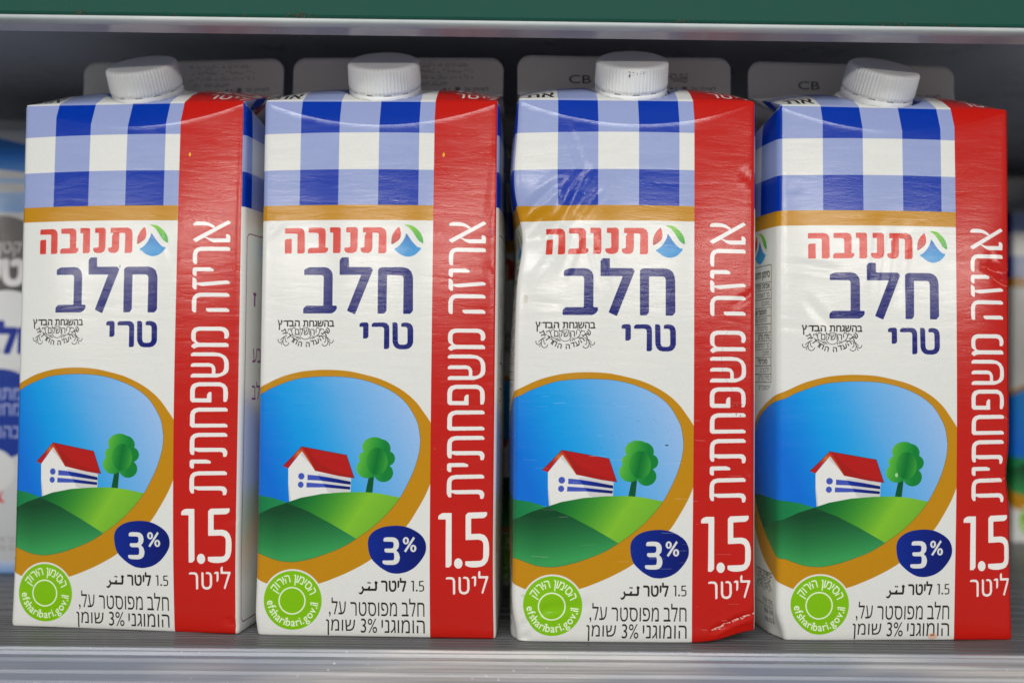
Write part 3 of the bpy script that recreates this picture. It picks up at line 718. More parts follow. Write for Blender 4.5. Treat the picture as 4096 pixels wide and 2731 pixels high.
def mapping(nt, kind='Object', scale=(1, 1, 1), loc=(0, 0, 0)):
    tc = nt.nodes.new('ShaderNodeTexCoord')
    mp = nt.nodes.new('ShaderNodeMapping')
    mp.inputs['Scale'].default_value = scale
    mp.inputs['Location'].default_value = loc
    nt.links.new(tc.outputs[kind], mp.inputs[0])
    return mp.outputs[0]


def maprange(nt, src, a, b, c, d):
    n = nt.nodes.new('ShaderNodeMapRange')
    n.inputs[1].default_value = a
    n.inputs[2].default_value = b
    n.inputs[3].default_value = c
    n.inputs[4].default_value = d
    nt.links.new(src, n.inputs[0])
    return n.outputs[0]


def board_mat(name, img, seed=0.0, wrinkle=1.0, rough=0.16):
    m, nt, p, N, L = new_mat(name)
    tx = N('ShaderNodeTexImage')
    tx.image = img
    tx.interpolation = 'Linear'
    tx.extension = 'EXTEND'
    hs = N('ShaderNodeMix')
    hs.data_type = 'RGBA'
    hs.blend_type = 'MULTIPLY'
    hs.inputs[0].default_value = 1.0
    L(tx.outputs['Color'], hs.inputs[6])
    fibre = noise(nt, mapping(nt, 'Object', (900, 900, 1400)), 1.0, 3, .6)
    g = maprange(nt, fibre.outputs[0], .3, .7, 1.10, 1.16)
    L(g, hs.inputs[7])
    L(hs.outputs[2], p.inputs['Base Color'])
    v1 = mapping(nt, 'Object', (55, 55, 330), (seed, seed * 2, seed))
    n1 = noise(nt, v1, 1.0, 4, .62, .4)
    n2 = noise(nt, mapping(nt, 'Object', (18, 18, 30), (seed, 0, seed)), 1.0, 2, .5)
    n3 = noise(nt, mapping(nt, 'Object', (1500, 1500, 1500)), 1.0, 2, .5)
    b1 = N('ShaderNodeBump')
    b1.inputs['Strength'].default_value = 0.5 * wrinkle
    b1.inputs['Distance'].default_value = 0.00013
    L(n1.outputs[0], b1.inputs['Height'])
    b2 = N('ShaderNodeBump')
    b2.inputs['Strength'].default_value = 0.5 * wrinkle
    b2.inputs['Distance'].default_value = 0.0004
    L(n2.outputs[0], b2.inputs['Height'])
    L(b1.outputs[0], b2.inputs['Normal'])
    b3 = N('ShaderNodeBump')
    b3.inputs['Strength'].default_value = 0.2
    b3.inputs['Distance'].default_value = 0.00006
    L(n3.outputs[0], b3.inputs['Height'])
    L(b2.outputs[0], b3.inputs['Normal'])
    L(b3.outputs[0], p.inputs['Normal'])
    L(maprange(nt, n1.outputs[0], .3, .7, rough - .03, rough + .06), p.inputs['Roughness'])
    p.inputs['IOR'].default_value = 1.5
    p.inputs['Specular IOR Level'].default_value = 0.45
    return m


def plain_mat(name, col, rough=.5, noise_amt=.1, nscale=(200, 200, 200), metal=0.0, bump=0.0, spec=.5):
    m, nt, p, N, L = new_mat(name)
    n = noise(nt, mapping(nt, 'Object', nscale), 1.0, 4, .6)
    mx = N('ShaderNodeMix')
    mx.data_type = 'RGBA'
    c = lin(col)
    mx.inputs[6].default_value = (*(c * (1 - noise_amt)), 1)
    mx.inputs[7].default_value = (*np.minimum(c * (1 + noise_amt), 1), 1)
    L(maprange(nt, n.outputs[0], .3, .7, 0, 1), mx.inputs[0])
    L(mx.outputs[2], p.inputs['Base Color'])
    L(maprange(nt, n.outputs[0], .3, .7, rough - .06, rough + .08), p.inputs['Roughness'])
    p.inputs['Metallic'].default_value = metal
    p.inputs['Specular IOR Level'].default_value = spec
    if bump:
        b = N('ShaderNodeBump')
        b.inputs['Strength'].default_value = .4
        b.inputs['Distance'].default_value = bump
        L(n.outputs[0], b.inputs['Height'])
        L(b.outputs[0], p.inputs['Normal'])
    return m


board = [board_mat('printed_board_a', prints[0], 1.0), board_mat('printed_board_b', prints[1], 5.0),
         board_mat('printed_board_c', prints[2], 9.0, 1.0), board_mat('printed_board_d', prints[3], 14.0, .85),
         board_mat('printed_board_plain', prints[4], 20.0)]
other_board = board_mat('other_printed_board', other_img, 3.0)
m_cap = plain_mat('cap_plastic', (240, 242, 243), .34, .015, (300, 300, 300))
m_cap.node_tree.nodes['Principled BSDF'].inputs['Subsurface Weight'].default_value = 0.15
m_cap.node_tree.nodes['Principled BSDF'].inputs['Subsurface Radius'].default_value = (.002, .002, .002)
m_cap.node_tree.nodes['Principled BSDF'].inputs['Subsurface Scale'].default_value = 1.0
m_dirt = plain_mat('green_grime', (58, 66, 30), .8, .3)


# ------------------------------------------------------------ mesh helpers
def link(name, me, parent=None, mat=None, smooth_=True):
    o = bpy.data.objects.new(name, me)
    COL.objects.link(o)
    if parent:
        o.parent = parent
    if mat:
        me.materials.append(mat)
    if smooth_:
        me.polygons.foreach_set('use_smooth', [True] * len(me.polygons))
    return o


def mesh(name, verts, faces, uvs=None):
    me = bpy.data.meshes.new(name)
    me.from_pydata([tuple(v) for v in verts], [], faces)
    if uvs is not None:
        ul = me.uv_layers.new(name='print')
        idx = np.empty(len(me.loops), int)
        me.loops.foreach_get('vertex_index', idx)
        uv = np.array(uvs)[idx]
        ul.data.foreach_set('uv', uv.ravel())
    me.update()
    return me


def thing(name, label, cat, loc=(0, 0, 0), rz=0, group=None):
    o = bpy.data.objects.new(name, None)
    COL.objects.link(o)
    o.location = loc
    o.rotation_euler = (0, 0, rz)
    o.empty_display_size = .01
    o['label'] = label
    o['category'] = cat
    if group:
        o['group'] = group
    return o


def box_mesh(name, x0, y0, z0, x1, y1, z1, bev=0.0, seg=2):
    bm = bmesh.new()
    bmesh.ops.create_cube(bm, size=1.0)
    for v in bm.verts:
        v.co = Vector(((x0 + x1) / 2 + v.co.x * (x1 - x0), (y0 + y1) / 2 + v.co.y * (y1 - y0), (z0 + z1) / 2 + v.co.z * (z1 - z0))) * MM
    if bev:
        bmesh.ops.bevel(bm, geom=bm.edges[:], offset=bev * MM, segments=seg, profile=.5, affect='EDGES')
    me = bpy.data.meshes.new(name)
    bm.to_mesh(me)
    bm.free()
    return me


def extrude_profile(name, prof, x0, x1, nx=2):
    """closed (y,z) profile swept along x, mm"""
    V, F = [], []
    n = len(prof)
    xs = np.linspace(x0, x1, nx)
    for x in xs:
        V += [(x * MM, y * MM, z * MM) for y, z in prof]
    for i in range(nx - 1):
        for j in range(n):
            a, b = i * n + j, i * n + (j + 1) % n
            F.append((a, b, b + n, a + n))
    F.append(tuple(range(n))[::-1])
    F.append(tuple(range((nx - 1) * n, nx * n)))
    me = mesh(name, V, F)
    bm = bmesh.new()
    bm.from_mesh(me)
    bmesh.ops.recalc_face_normals(bm, faces=bm.faces)
    bm.to_mesh(me)
    bm.free()
    return me


CVW = (milk.a0, milk.b0, milk.a1, milk.b1)


def uvof(a, b, off=0.0):
    return ((a - off - CVW[0]) / (CVW[2] - CVW[0]), (b - CVW[1]) / (CVW[3] - CVW[1]))


def profile_s(z):
    t = z / H
    return 1 - (1 - t / .5) ** 2 if t < .5 else 1 - .35 * ((t - .5) / .5) ** 2


FINZ, FIND = 216.3, 45.0


def gauss(x, s):
    return math.exp(-(x / s) ** 2)


def seg_dist(p, a, b):
    ax, ay = a
    bx, by = b
    dx, dy = bx - ax, by - ay
    t = max(0, min(1, ((p[0] - ax) * dx + (p[1] - ay) * dy) / (dx * dx + dy * dy)))
    return math.hypot(p[0] - ax - t * dx, p[1] - ay - t * dy), t


def dent_none(a, b):
    return (0, 0, 0)


def crease(a, b, p, q, w, dep):
    d, t = seg_dist((a, b), p, q)
    k = min(1, 4 * t * (1 - t) + .25)
    # sharp valley beside a ridge
    return dep * k * (math.exp(-(d / w) ** 2) - .45 * math.exp(-((d - 1.6 * w) / w) ** 2))


def dent_three(a, b):
    x = y = z = 0
    # knocked-in left edge at the gold band
    g = gauss(b - 150, 12) * gauss(max(a, 0), 16) * gauss(min(a, 0), 30)
    x += 2.4 * g
    y += 2.2 * g
    if a < 0:
        x += 1.6 * gauss(b - 140, 24) * min(1, -a / 4)
    x -= 1.6 * gauss(b - 172, 16) * gauss(max(a, 0), 9) * gauss(min(a, 0), 40)
    if -6 < a < 90:
        for p, q, w, dp in (((1, 158), (16, 171), 1.3, .55), ((12, 158), (18, 172), 1.0, .5), ((17, 157), (27, 176), 1.1, .55), ((24, 158), (31, 168), .9, .4),
                            ((0, 152), (9, 160), 1.2, .5), ((8, 147), (14, 158), 1.0, .35), ((33, 130), (27, 150), 1.5, .35), ((18, 134), (24, 152), 1.3, .3),
                            ((3, 126), (16, 125), 1.2, .35), ((19, 192), (26, 172), 1.2, .25), ((5, 133), (14, 148), 1.2, .3),
                            ((0, 4), (14, 12.5), 1.0, .8), ((0, 1), (6, 2), 1.2, .7), ((7, 12), (30, 14), 2.0, .4),
                            ((73, 3.5), (90, 11), 1.1, 1.3), ((76, 18), (84, 7), 1.2, .5), ((70, 33), (76, 18), 1.2, .35), ((82, 125), (90, 131), 1.2, .3),
                            ((84, 176), (90, 172), 1.1, .5), ((86, 66), (90, 62), 1, .4)):
            y += crease(a, b, p, q, w * .9, dp * (1.5 if p[1] > 140 and p[0] < 30 else 1.0))
    # crushed bottom right corner, bottom left corner
    g = gauss(max(0, 90 - a), 12) * gauss(b, 8) if a <= 90 else gauss(a - 90, 30) * gauss(b, 8)
    y += 2.0 * g
    z += 4.2 * g * max(0, 1 - b / 12)
    g = gauss(a, 6) * gauss(b, 9)
    x += 2.5 * g
    y += 1.2 * g
    return x, y, z


def dent_four(a, b):
    x = y = z = 0
    if -10 < a < 100:
        for p, q, w, dp in (((78, 142), (92, 138), 1.3, .7), ((81, 147), (87, 136), 1.2, .5), ((84, 135), (92, 133), 1.1, .5), ((3, 142), (22, 139), 1.3, .35),
                            ((10, 128), (18, 118), 1.6, .35), ((0, 118), (12, 117), 1.0, .3), ((78, 64), (91, 61), 1.2, .5), ((1, 172), (8, 170), 1, .3),
                            ((83, 90), (91, 84), 1.2, .4), ((36, 130), (40, 155), 2.4, .3), ((45, 128), (48, 155), 2.2, .3)):
            y += crease(a, b, p, q, w, dp * .7)
    g = gauss(b - 62, 9) * gauss(min(0, a - 90), 6) * gauss(max(0, a - 90), 14)
    x -= 1.2 * g
    g = gauss(a, 9) * gauss(b, 7)
    x += 3.2 * g
    y += .8 * g
    return x, y, z


def dent_one(a, b):
    y = 0
    if 0 < a < 92:
        for p, q, w, dp in (((60, 155), (64, 140), 1.4, .15), ((84, 176), (89, 170), 1, .1), ((84, 6), (92, 2), 1.2, .5), ((84, 42), (91, 44), 1.2, .25)):
            y += crease(a, b, p, q, w, dp)
    return 0, y, 0


def dent_two(a, b):
    y = 0
    if 0 < a < 92:
        for p, q, w, dp in (((87.5, 160), (88.2, 178), .8, .35), ((2, 150), (8, 156), 1.4, .2), ((86, 140), (91, 132), 1, .2)):
            y += crease(a, b, p, q, w, dp)
    g = gauss(a, 5) * gauss(b, 5)
    return g * 1.0, y + g * .5, 0


def make_body(off, dent, sides=(2, 2), sag=0.0, res=1.5):
    r = 2.0
    q = r * math.pi / 4
    A = []
    # stations round the carton: left side, front, right side, back
    A += list(np.arange(-D + q, -12, 6.0)) + list(np.arange(-12, -q, 1.5))
    A += list(np.linspace(-q, q, 6)) + list(np.arange(q + res, W - q - .2, res)) + list(np.linspace(W - q, W + q, 6))
    A += list(np.arange(W + q + 1.5, W + 12, 1.5)) + list(np.arange(W + 12, W + D - q, 6.0))
    nprint = len(A)
    A += list(np.linspace(W + D, 2 * W + D, 8))
    def pt(a):
        hw = W / 2
        if a <= -q:  # left side
            return (-hw, r + (-a - q) / (D - 2 * q) * (D - 2 * r), -1, 0)
        if a < q:
            t = (a + q) / (2 * q) * math.pi / 2
            return (-hw + r - r * math.cos(t), r - r * math.sin(t), -math.cos(t), -math.sin(t))
        if a <= W - q:
            return (-hw + r + (a - q) / (W - 2 * q) * (W - 2 * r), 0, 0, -1)
        if a < W + q:
            t = (a - W + q) / (2 * q) * math.pi / 2
            return (hw - r + r * math.sin(t), r - r * math.cos(t), math.sin(t), -math.cos(t))
        if a <= W + D - q:
            return (hw, r + (a - W - q) / (D - 2 * q) * (D - 2 * r), 1, 0)
        return (hw - (a - W - D), D, 0, 1)
    zs = [0, .5, 1.5] + list(np.arange(3, H - 12, 2.2 if res > 1.6 else 1.6)) + [H - 10.35, H - 9.85] + list(np.linspace(H - 8.5, H, 8))
    Z0, ZC = 165.0, H - 10.1

    def arc(u):
        return H - .8 - 9.3 * (1 - (2 * u - 1) ** 2)

    def bend(a, z):
        """rows of the grid follow the pressed arc below the top edge"""
        if not 0 < a < W or z <= Z0:
            return z
        za_ = arc(a / W)
        if z < ZC - .3:
            return Z0 + (z - Z0) / (ZC - .25 - Z0) * (za_ - .22 - Z0) if z < ZC - .3 else z
        if z < ZC:
            return za_ - .2
        if z < ZC + .3:
            return za_ + .2 if za_ + .2 < H else H - .3
        return za_ + .2 + (z - ZC - .25) / (H - ZC - .25) * (H - za_ - .2)
    V, UV, F = [], [], []
    idx = {}
    white = uvof(40, 290)
    def P(a, z, i):
        z = bend(a, z)
        x, y, nx, ny = pt(a)
        u = min(max(a / W, 0), 1)
        if 0 < a < W:
            bul = 5.46 * profile_s(z) * (1 - (2 * u - 1) ** 2)
            y -= bul
            za = H - .8 - 9.3 * (1 - (2 * u - 1) ** 2)
            if z > za:
                y += (z - za) * .38
            w = 1.0
        elif i < nprint:
            t = (-a if a < 0 else a - W) / D
            bs = sides[0] if a < 0 else sides[1]
            k_ = 1 - (1 - t / .35) ** 2 if t < .35 else 1 - ((t - .35) / .65) ** 2 * 1.0
            x += nx * bs * profile_s(z) * k_
            if a < 0 or a > W:   # the side leans in slightly towards the gusset near the top
                x -= nx * 1.2 * 4 * t * (1 - t) * max(0, (z - H + 14) / 14) ** 2
                z = z - max(0, (z - H + 6) / 6) * (1.2 + 5.0 * 4 * t * (1 - t))
        else:
            t = (a - W - D) / W
            y += 1.0 * profile_s(z) * 4 * t * (1 - t)
        bot = max(0, 1 - z / 1.2)
        x -= nx * bot * .3
        y -= ny * bot * .4
        if i < nprint:
            x += (min(max(a, 0), W) / W - .5) * 1.4 * max(0, 1 - z / 40) ** 2
        dx, dy, dz = dent(a, z)
        return (x + dx, y + dy, z + dz)
    for j, z in enumerate(zs):
        for i, a in enumerate(A):
            idx[(i, j)] = len(V)
            V.append(P(a, z, i))
            UV.append(uvof(a, bend(a, z), off) if i < nprint else white)
    n = len(A)
    for j in range(len(zs) - 1):
        for i in range(n):
            k = (i + 1) % n
            F.append((idx[(i, j)], idx[(k, j)], idx[(k, j + 1)], idx[(i, j + 1)]))
    # sloping top front: from the front top edge to the foot of the fin
    fi = [i for i, a in enumerate(A) if -1e-6 <= a <= W + 1e-6]
    # include the corner stations nearest the folds
    fi = [fi[0] - 1] + fi + [fi[-1] + 1] if A[fi[0]] > .5 else fi
    jt = len(zs) - 1
    NT = 22
    prev = [idx[(i, jt)] for i in fi]
    for s_ in range(1, NT + 1):
        t = s_ / NT
        cur = []
        for m_, i in enumerate(fi):
            a = A[i]
            u = min(max(a / W, 0), 1)
            x0, y0, z0 = V[idx[(i, jt)]]
            xe = (u - .5) * W * .99
            pil = np.interp(t, [0, .16, .32, .6, .85, 1], [0, 2.5, 3.6, 3.4, 1.6, 0]) * (1 - (2 * u - 1) ** 4)
            # where the spout sits the board is pulled into a flat tilted disc
            cdist = math.hypot((u - .5) * W, (y0 + (FIND - y0) * t) - 20)
            x = x0 + (xe - x0) * t
            y = y0 + (FIND - y0) * t
            z = z0 + (FINZ - z0) * t + pil + sag * math.sin(math.pi * t)
            if t > .9:
                z += (t - .9) * 10 * .8
            kd = max(0, min(1, (19 - cdist) / 4))
            zd = 209.5 + (y - 20) * math.tan(math.radians(27))
            z = z * (1 - kd) + zd * kd
            cur.append(len(V))
            V.append((x, y, z))
            UV.append(uvof(a, H + t * 47.0, off))
        for m_ in range(len(fi) - 1):
            F.append((prev[m_], prev[m_ + 1], cur[m_ + 1], cur[m_]))
        if s_ == 1:
            le, re = [prev[0]], [prev[-1]]
        le.append(cur[0])
        re.append(cur[-1])
        prev = cur
    ridge = prev
    # back slope
    bi = [i for i in range(nprint, n)][::-1]
    back = [idx[(i, jt)] for i in bi]
    NB = 6
    pb = back
    bl, br = [back[0]], [back[-1]]
    for s_ in range(1, NB):
        t = s_ / NB
        cur = []
        for i in bi:
            x, y, z = V[idx[(i, jt)]]
            cur.append(len(V))
            V.append((x * (1 - .01 * t), y + (FIND + .8 - y) * t, z + (FINZ - z) * t))
            UV.append(white)
        for m_ in range(len(bi) - 1):
            F.append((pb[m_], cur[m_], cur[m_ + 1], pb[m_ + 1]))
        bl.append(cur[0])
        br.append(cur[-1])
        pb = cur
    # stitch last back row to the ridge with a polygon fan
    F.append(tuple(pb) + tuple(ridge[::-1]))
    # gussets: pockets folded inwards under the slope at both ends
    for sgn, edge, bedge, rng_ in ((-1, le, bl, [i for i, a in enumerate(A[:nprint]) if a < 0][::-1]), (1, re, br, [i for i, a in enumerate(A[:nprint]) if a > W])):
        M = len(V)
        V.append((sgn * (W / 2 - 26), FIND, H + 1.5))
        UV.append(uvof(-7 if sgn < 0 else 94, 196, 0))
        side = [idx[(i, jt)] for i in rng_]
        c0 = edge[0]
        chain = [c0] + side + [bedge[0]]
        for p_, q_ in zip(chain[:-1], chain[1:]):
            F.append((p_, q_, M) if sgn > 0 else (q_, p_, M))
        for p_, q_ in zip(edge[:-1], edge[1:]):
            F.append((q_, p_, M) if sgn > 0 else (p_, q_, M))
        full = bedge + [edge[-1]]
        for p_, q_ in zip(full[:-1], full[1:]):
            F.append((p_, q_, M) if sgn > 0 else (q_, p_, M))
    # bottom
    F.append(tuple(idx[(i, 0)] for i in range(n))[::-1])
    me = mesh('body', np.array(V) * MM, F, UV)
    return me


def make_fin(off, band, wob=0.0):
    """upright sealed fin along the top, rounded upper corners, printed code"""
    hw, hz, r = W * .495, 16.6, 5.5
    base = {0: 252.0, 1: 270.0}[band]
    out = [(-hw, 0), (hw, 0)]
    out = []
    xs = np.concatenate([-hw + r * (1 - np.cos(np.linspace(0, math.pi / 2, 12))), np.linspace(-hw + r, hw - r, 26)[1:-1], hw - r * (1 - np.cos(np.linspace(math.pi / 2, 0, 12)))])
    V, UV, F = [], [], []
    NZ = 10
    for side in (0, 1):
        for x in xs:
            e = hw - abs(x)
            top = hz - (r - math.sqrt(max(0, r * r - (r - e) ** 2)) if e < r else 0)
            for k in range(NZ):
                z = top * k / (NZ - 1)
                cur = 1.2 * (1 - z / hz) ** 6
                yy = FIND + (0 if side == 0 else 1.0) - (cur if side == 0 else -cur)
                yy += wob * math.sin(x / 21.0 + 1) * (z / hz) ** 1.5
                V.append((x * (1 + .003 * z / hz), yy, FINZ - .6 + z))
                UV.append(uvof(x + 45, base + z) if side == 0 else uvof(40, 290))
    nx = len(xs)
    for side in (0, 1):
        o = side * nx * NZ
        for i in range(nx - 1):
            for k in range(NZ - 1):
                f = (o + i * NZ + k, o + (i + 1) * NZ + k, o + (i + 1) * NZ + k + 1, o + i * NZ + k + 1)
                F.append(f if side == 0 else f[::-1])
    o = nx * NZ
    for i in range(nx - 1):
        F.append((i * NZ + NZ - 1, (i + 1) * NZ + NZ - 1, o + (i + 1) * NZ + NZ - 1, o + i * NZ + NZ - 1))
    for i in (0, nx - 1):
        for k in range(NZ - 1):
            f = (i * NZ + k, i * NZ + k + 1, o + i * NZ + k + 1, o + i * NZ + k)
            F.append(f if i == 0 else f[::-1])
    return mesh('top_fin', np.array(V) * MM, F, UV)


# --- screw cap parts, axis along local z, mm
def ribbed_cap():
    NR, per = 62, 4
    n = NR * per
    prof = [(13.1, 3.9, 0), (13.55, 4.2, .5), (13.5, 5.5, 1), (13.35, 9.0, 1), (13.25, 12.9, 1), (13.15, 13.5, .6), (12.9, 13.95, .15), (12.4, 14.2, 0), (11.4, 14.25, 0), (3, 14.25, 0)]
    V, F = [], []
    for rr, z, k in prof:
        for i in range(n):
            t = 2 * math.pi * i / n
            d = (0, .5, .5, 0)[i % per] * k * 1.15
            V.append(((rr + d) * math.cos(t), (rr + d) * math.sin(t), z))
    for j in range(len(prof) - 1):
        for i in range(n):
            k = (i + 1) % n
            F.append((j * n + i, j * n + k, (j + 1) * n + k, (j + 1) * n + i))
    F.append(tuple(range(n * (len(prof) - 1), n * len(prof))))
    F.append(tuple(range(n))[::-1])
    return mesh('cap', np.array(V) * MM, F)


def lathe(name, prof, n=96):
    V, F = [], []
    for rr, z in prof:
        for i in range(n):
            t = 2 * math.pi * i / n
            V.append((rr * math.cos(t), rr * math.sin(t), z))
    for j in range(len(prof) - 1):
        for i in range(n):
            k = (i + 1) % n
            F.append((j * n + i, j * n + k, (j + 1) * n + k, (j + 1) * n + i))
    F.append(tuple(range(n * (len(prof) - 1), n * len(prof))))
    F.append(tuple(range(n))[::-1])
    return mesh(name, np.array(V) * MM, F)


cap_me = ribbed_cap()
ring_me = lathe('tamper_ring', [(13.0, 1.1), (13.85, 1.2), (14.05, 1.7), (13.95, 3.1), (13.75, 3.55), (12.9, 3.6)])
neck_me = lathe('spout_neck', [(12.4, -1), (12.4, 4.0)])
collar_me = lathe('spout_collar', [(15.6, -1.6), (15.4, -.3), (14.6, .25), (13.6, .45), (13.3, 1.0), (12.3, 1.0)])
bridge_me = None
for me_ in (cap_me, ring_me, neck_me, collar_me):
    me_.materials.append(m_cap)
    me_.polygons.foreach_set('use_smooth', [True] * len(me_.polygons))


def add_cap(root, rot, dx=0, dy=0, dz=0, dirt=False, tilt=31.0, roll=0.0):
    e = bpy.data.objects.new('screw_cap', cap_me)
    COL.objects.link(e)
    e.parent = root
    e.location = Vector((dx, 20.5 + dy, 209.6 + dz)) * MM
    e.scale = (1.02, 1.02, 1.0)
    e.rotation_euler = (Matrix.Rotation(math.radians(roll), 3, 'Y') @ Matrix.Rotation(math.radians(tilt), 3, 'X') @ Matrix.Rotation(rot, 3, 'Z')).to_euler()
    for nm, me_ in (('tamper_ring', ring_me), ('spout_neck', neck_me), ('spout_collar', collar_me)):
        s_ = bpy.data.objects.new(nm, me_)
        COL.objects.link(s_)
        s_.parent = e
    # breakable bridges between cap and ring
    V, F = [], []
    for k in range(12):
        t = 2 * math.pi * k / 12 + .1
        for dt in (-.16, .16):
            for rr in (13.2, 13.75):
                for z in (3.5, 4.35):
                    V.append((rr * math.cos(t + dt), rr * math.sin(t + dt), z))
        o = k * 8
        F += [(o, o + 1, o + 3, o + 2), (o + 4, o + 6, o + 7, o + 5), (o, o + 4, o + 5, o + 1), (o + 2, o + 3, o + 7, o + 6), (o, o + 2, o + 6, o + 4), (o + 1, o + 5, o + 7, o + 3)]
    b = link('ring_bridges', mesh('ring_bridges', np.array(V) * MM, F), e, m_cap, False)
    if dirt:
        V, F = [], []
        r_ = np.random.default_rng(5)
        for k in range(30):
            t = -math.pi / 2 - rot + r_.normal() * .16 - .02
            z = 13.1 - abs(r_.normal()) * 1.1
            sz = r_.uniform(.07, .2)
            c0 = np.array([13.62 * math.cos(t), 13.62 * math.sin(t), z])
            tg = np.array([-math.sin(t), math.cos(t), 0]) * sz
            up = np.array([0, 0, sz * r_.uniform(1, 3.2)])
            nn = np.array([math.cos(t), math.sin(t), 0]) * .12
            o = len(V)
            V += [c0 - tg - up, c0 + tg - up, c0 + tg * .5 + up, c0 - tg * .6 + up, c0 + nn]
            F += [(o, o + 1, o + 4), (o + 1, o + 2, o + 4), (o + 2, o + 3, o + 4), (o + 3, o, o + 4), (o + 3, o + 2, o + 1, o)]
        g = link('grime_flecks', mesh('grime_flecks', np.array(V) * MM, F), e, m_dirt, False)
        g['kind'] = 'stuff'
    return e


# ------------------------------------------------------------ the cartons
CART = [
    # x, y, yaw, print offset, dent, fin band, label
    (-147.51, 416.86, -.1091, -.79, dent_one, 0, 'blue checked milk carton turned slightly right, leftmost of the four in front, no scuffs'),
    (-50.55, 409.54, -.0272, -.47, dent_two, 0, 'clean milk carton with dark pink smudge beside its vertical white lettering, second from the left'),
    (46.12, 404.62, .0057, .18, dent_three, 1, 'scuffed milk carton with creased gold band, crushed red bottom corner and dirt on its cap'),
    (145.80, 412.01, .0519, 1.08, dent_four, 1, 'milk carton showing its left side with nutrition table, last in the front row'),
]
GROUP = 'milk cartons standing in the front row'
for i, (x, y, yaw, off, dent, band, label) in enumerate(CART):
    root = thing('milk_carton', label, 'milk carton', (x * MM, y * MM, .1 * MM), yaw, GROUP)
    body = link('body', make_body(off, dent, ((2.5, 2.2), (2.0, 1.5), (1.9, 2.2), (4.4, 3.0))[i]), root, board[i])
    fin = link('top_fin', make_fin(off, band, (.5, -.4, .7, .3)[i]), root, board[i])
    add_cap(root, (.3, .9, .2, 1.3)[i], *[(-3.3, 0, 0), (-1.5, 0, 0), (0, 0, 0), (.3, 0, .3)][i], dirt=(i == 2), roll=(-2, 0, -1, 6)[i])

# cartons standing deeper in the fridge
plain_me = make_body(0, dent_none, res=4.0)
plain_me.materials.append(board[4])
plain_me.polygons.foreach_set('use_smooth', [True] * len(plain_me.polygons))
fin_me = make_fin(0, 0)
fin_me.materials.append(board[4])
fin_me.polygons.foreach_set('use_smooth', [True] * len(fin_me.polygons))
for x, y, yaw, label in ((28.0, 512.0, .01, 'milk carton in shadow behind the gap between the two middle front cartons'),
                         (352.0, 665.0, .02, 'out of focus milk carton deep in the fridge at the right edge')):
    root = thing('milk_carton', label, 'milk carton', (x * MM, y * MM, .1 * MM), yaw, 'milk cartons standing deeper in the fridge')
    for nm, me_ in (('body', plain_me), ('top_fin', fin_me)):
        o = bpy.data.objects.new(nm, me_)
        COL.objects.link(o)
        o.parent = root
    add_cap(root, .4)

# other kind of carton at the left edge: flat-sided, gable folded down
root = thing('white_carton', 'out of focus white carton with dark grey and blue circles at the left edge', 'carton', (-250 * MM, 529 * MM, .1 * MM), .03)


def other_body():
    w, d, h, r = 80.0, 80.0, 218.0, 2.0
    st = []
    for cx, cy, a0 in ((-w / 2 + r, d - r, 90), (-w / 2 + r, r, 180), (w / 2 - r, r, 270), (w / 2 - r, d - r, 0)):
        for k in range(5):
            t = math.radians(a0 + 90 * k / 4)
            st.append((cx + r * math.cos(t), cy + r * math.sin(t)))
    V, UV, F = [], [], []
    zz = [0, 1, 60, 120, 180, h - 6, h - 2, h]
    ins = [.8, 0, 0, 0, 0, 0, .6, 2.2]
    for z, q in zip(zz, ins):
        for x, y in st:
            X = x - math.copysign(q, x)
            Y = y + (q if y < d / 2 else -q)
            V.append((X, Y, z))
            front = y < r + .1
            UV.append((((X + 42) / 86.0) if front else .995, (z + 2) / 252.0))
    n = len(st)
    for j in range(len(zz) - 1):
        for i in range(n):
            k = (i + 1) % n
            F.append((j * n + i, j * n + k, (j + 1) * n + k, (j + 1) * n + i))
    F.append(tuple(range((len(zz) - 1) * n, len(zz) * n)))
    F.append(tuple(range(n))[::-1])
    return mesh('body', np.array(V) * MM, F, UV)


link('body', other_body(), root, other_board)
fin = extrude_profile('top_fin', [(38, 217), (41, 217), (40.3, 223), (40.0, 230.5), (39.2, 230.5), (38.8, 223)], -39, 39)
link('top_fin', fin, root, plain_mat('bare_board', (205, 205, 206), .5, .03), False)

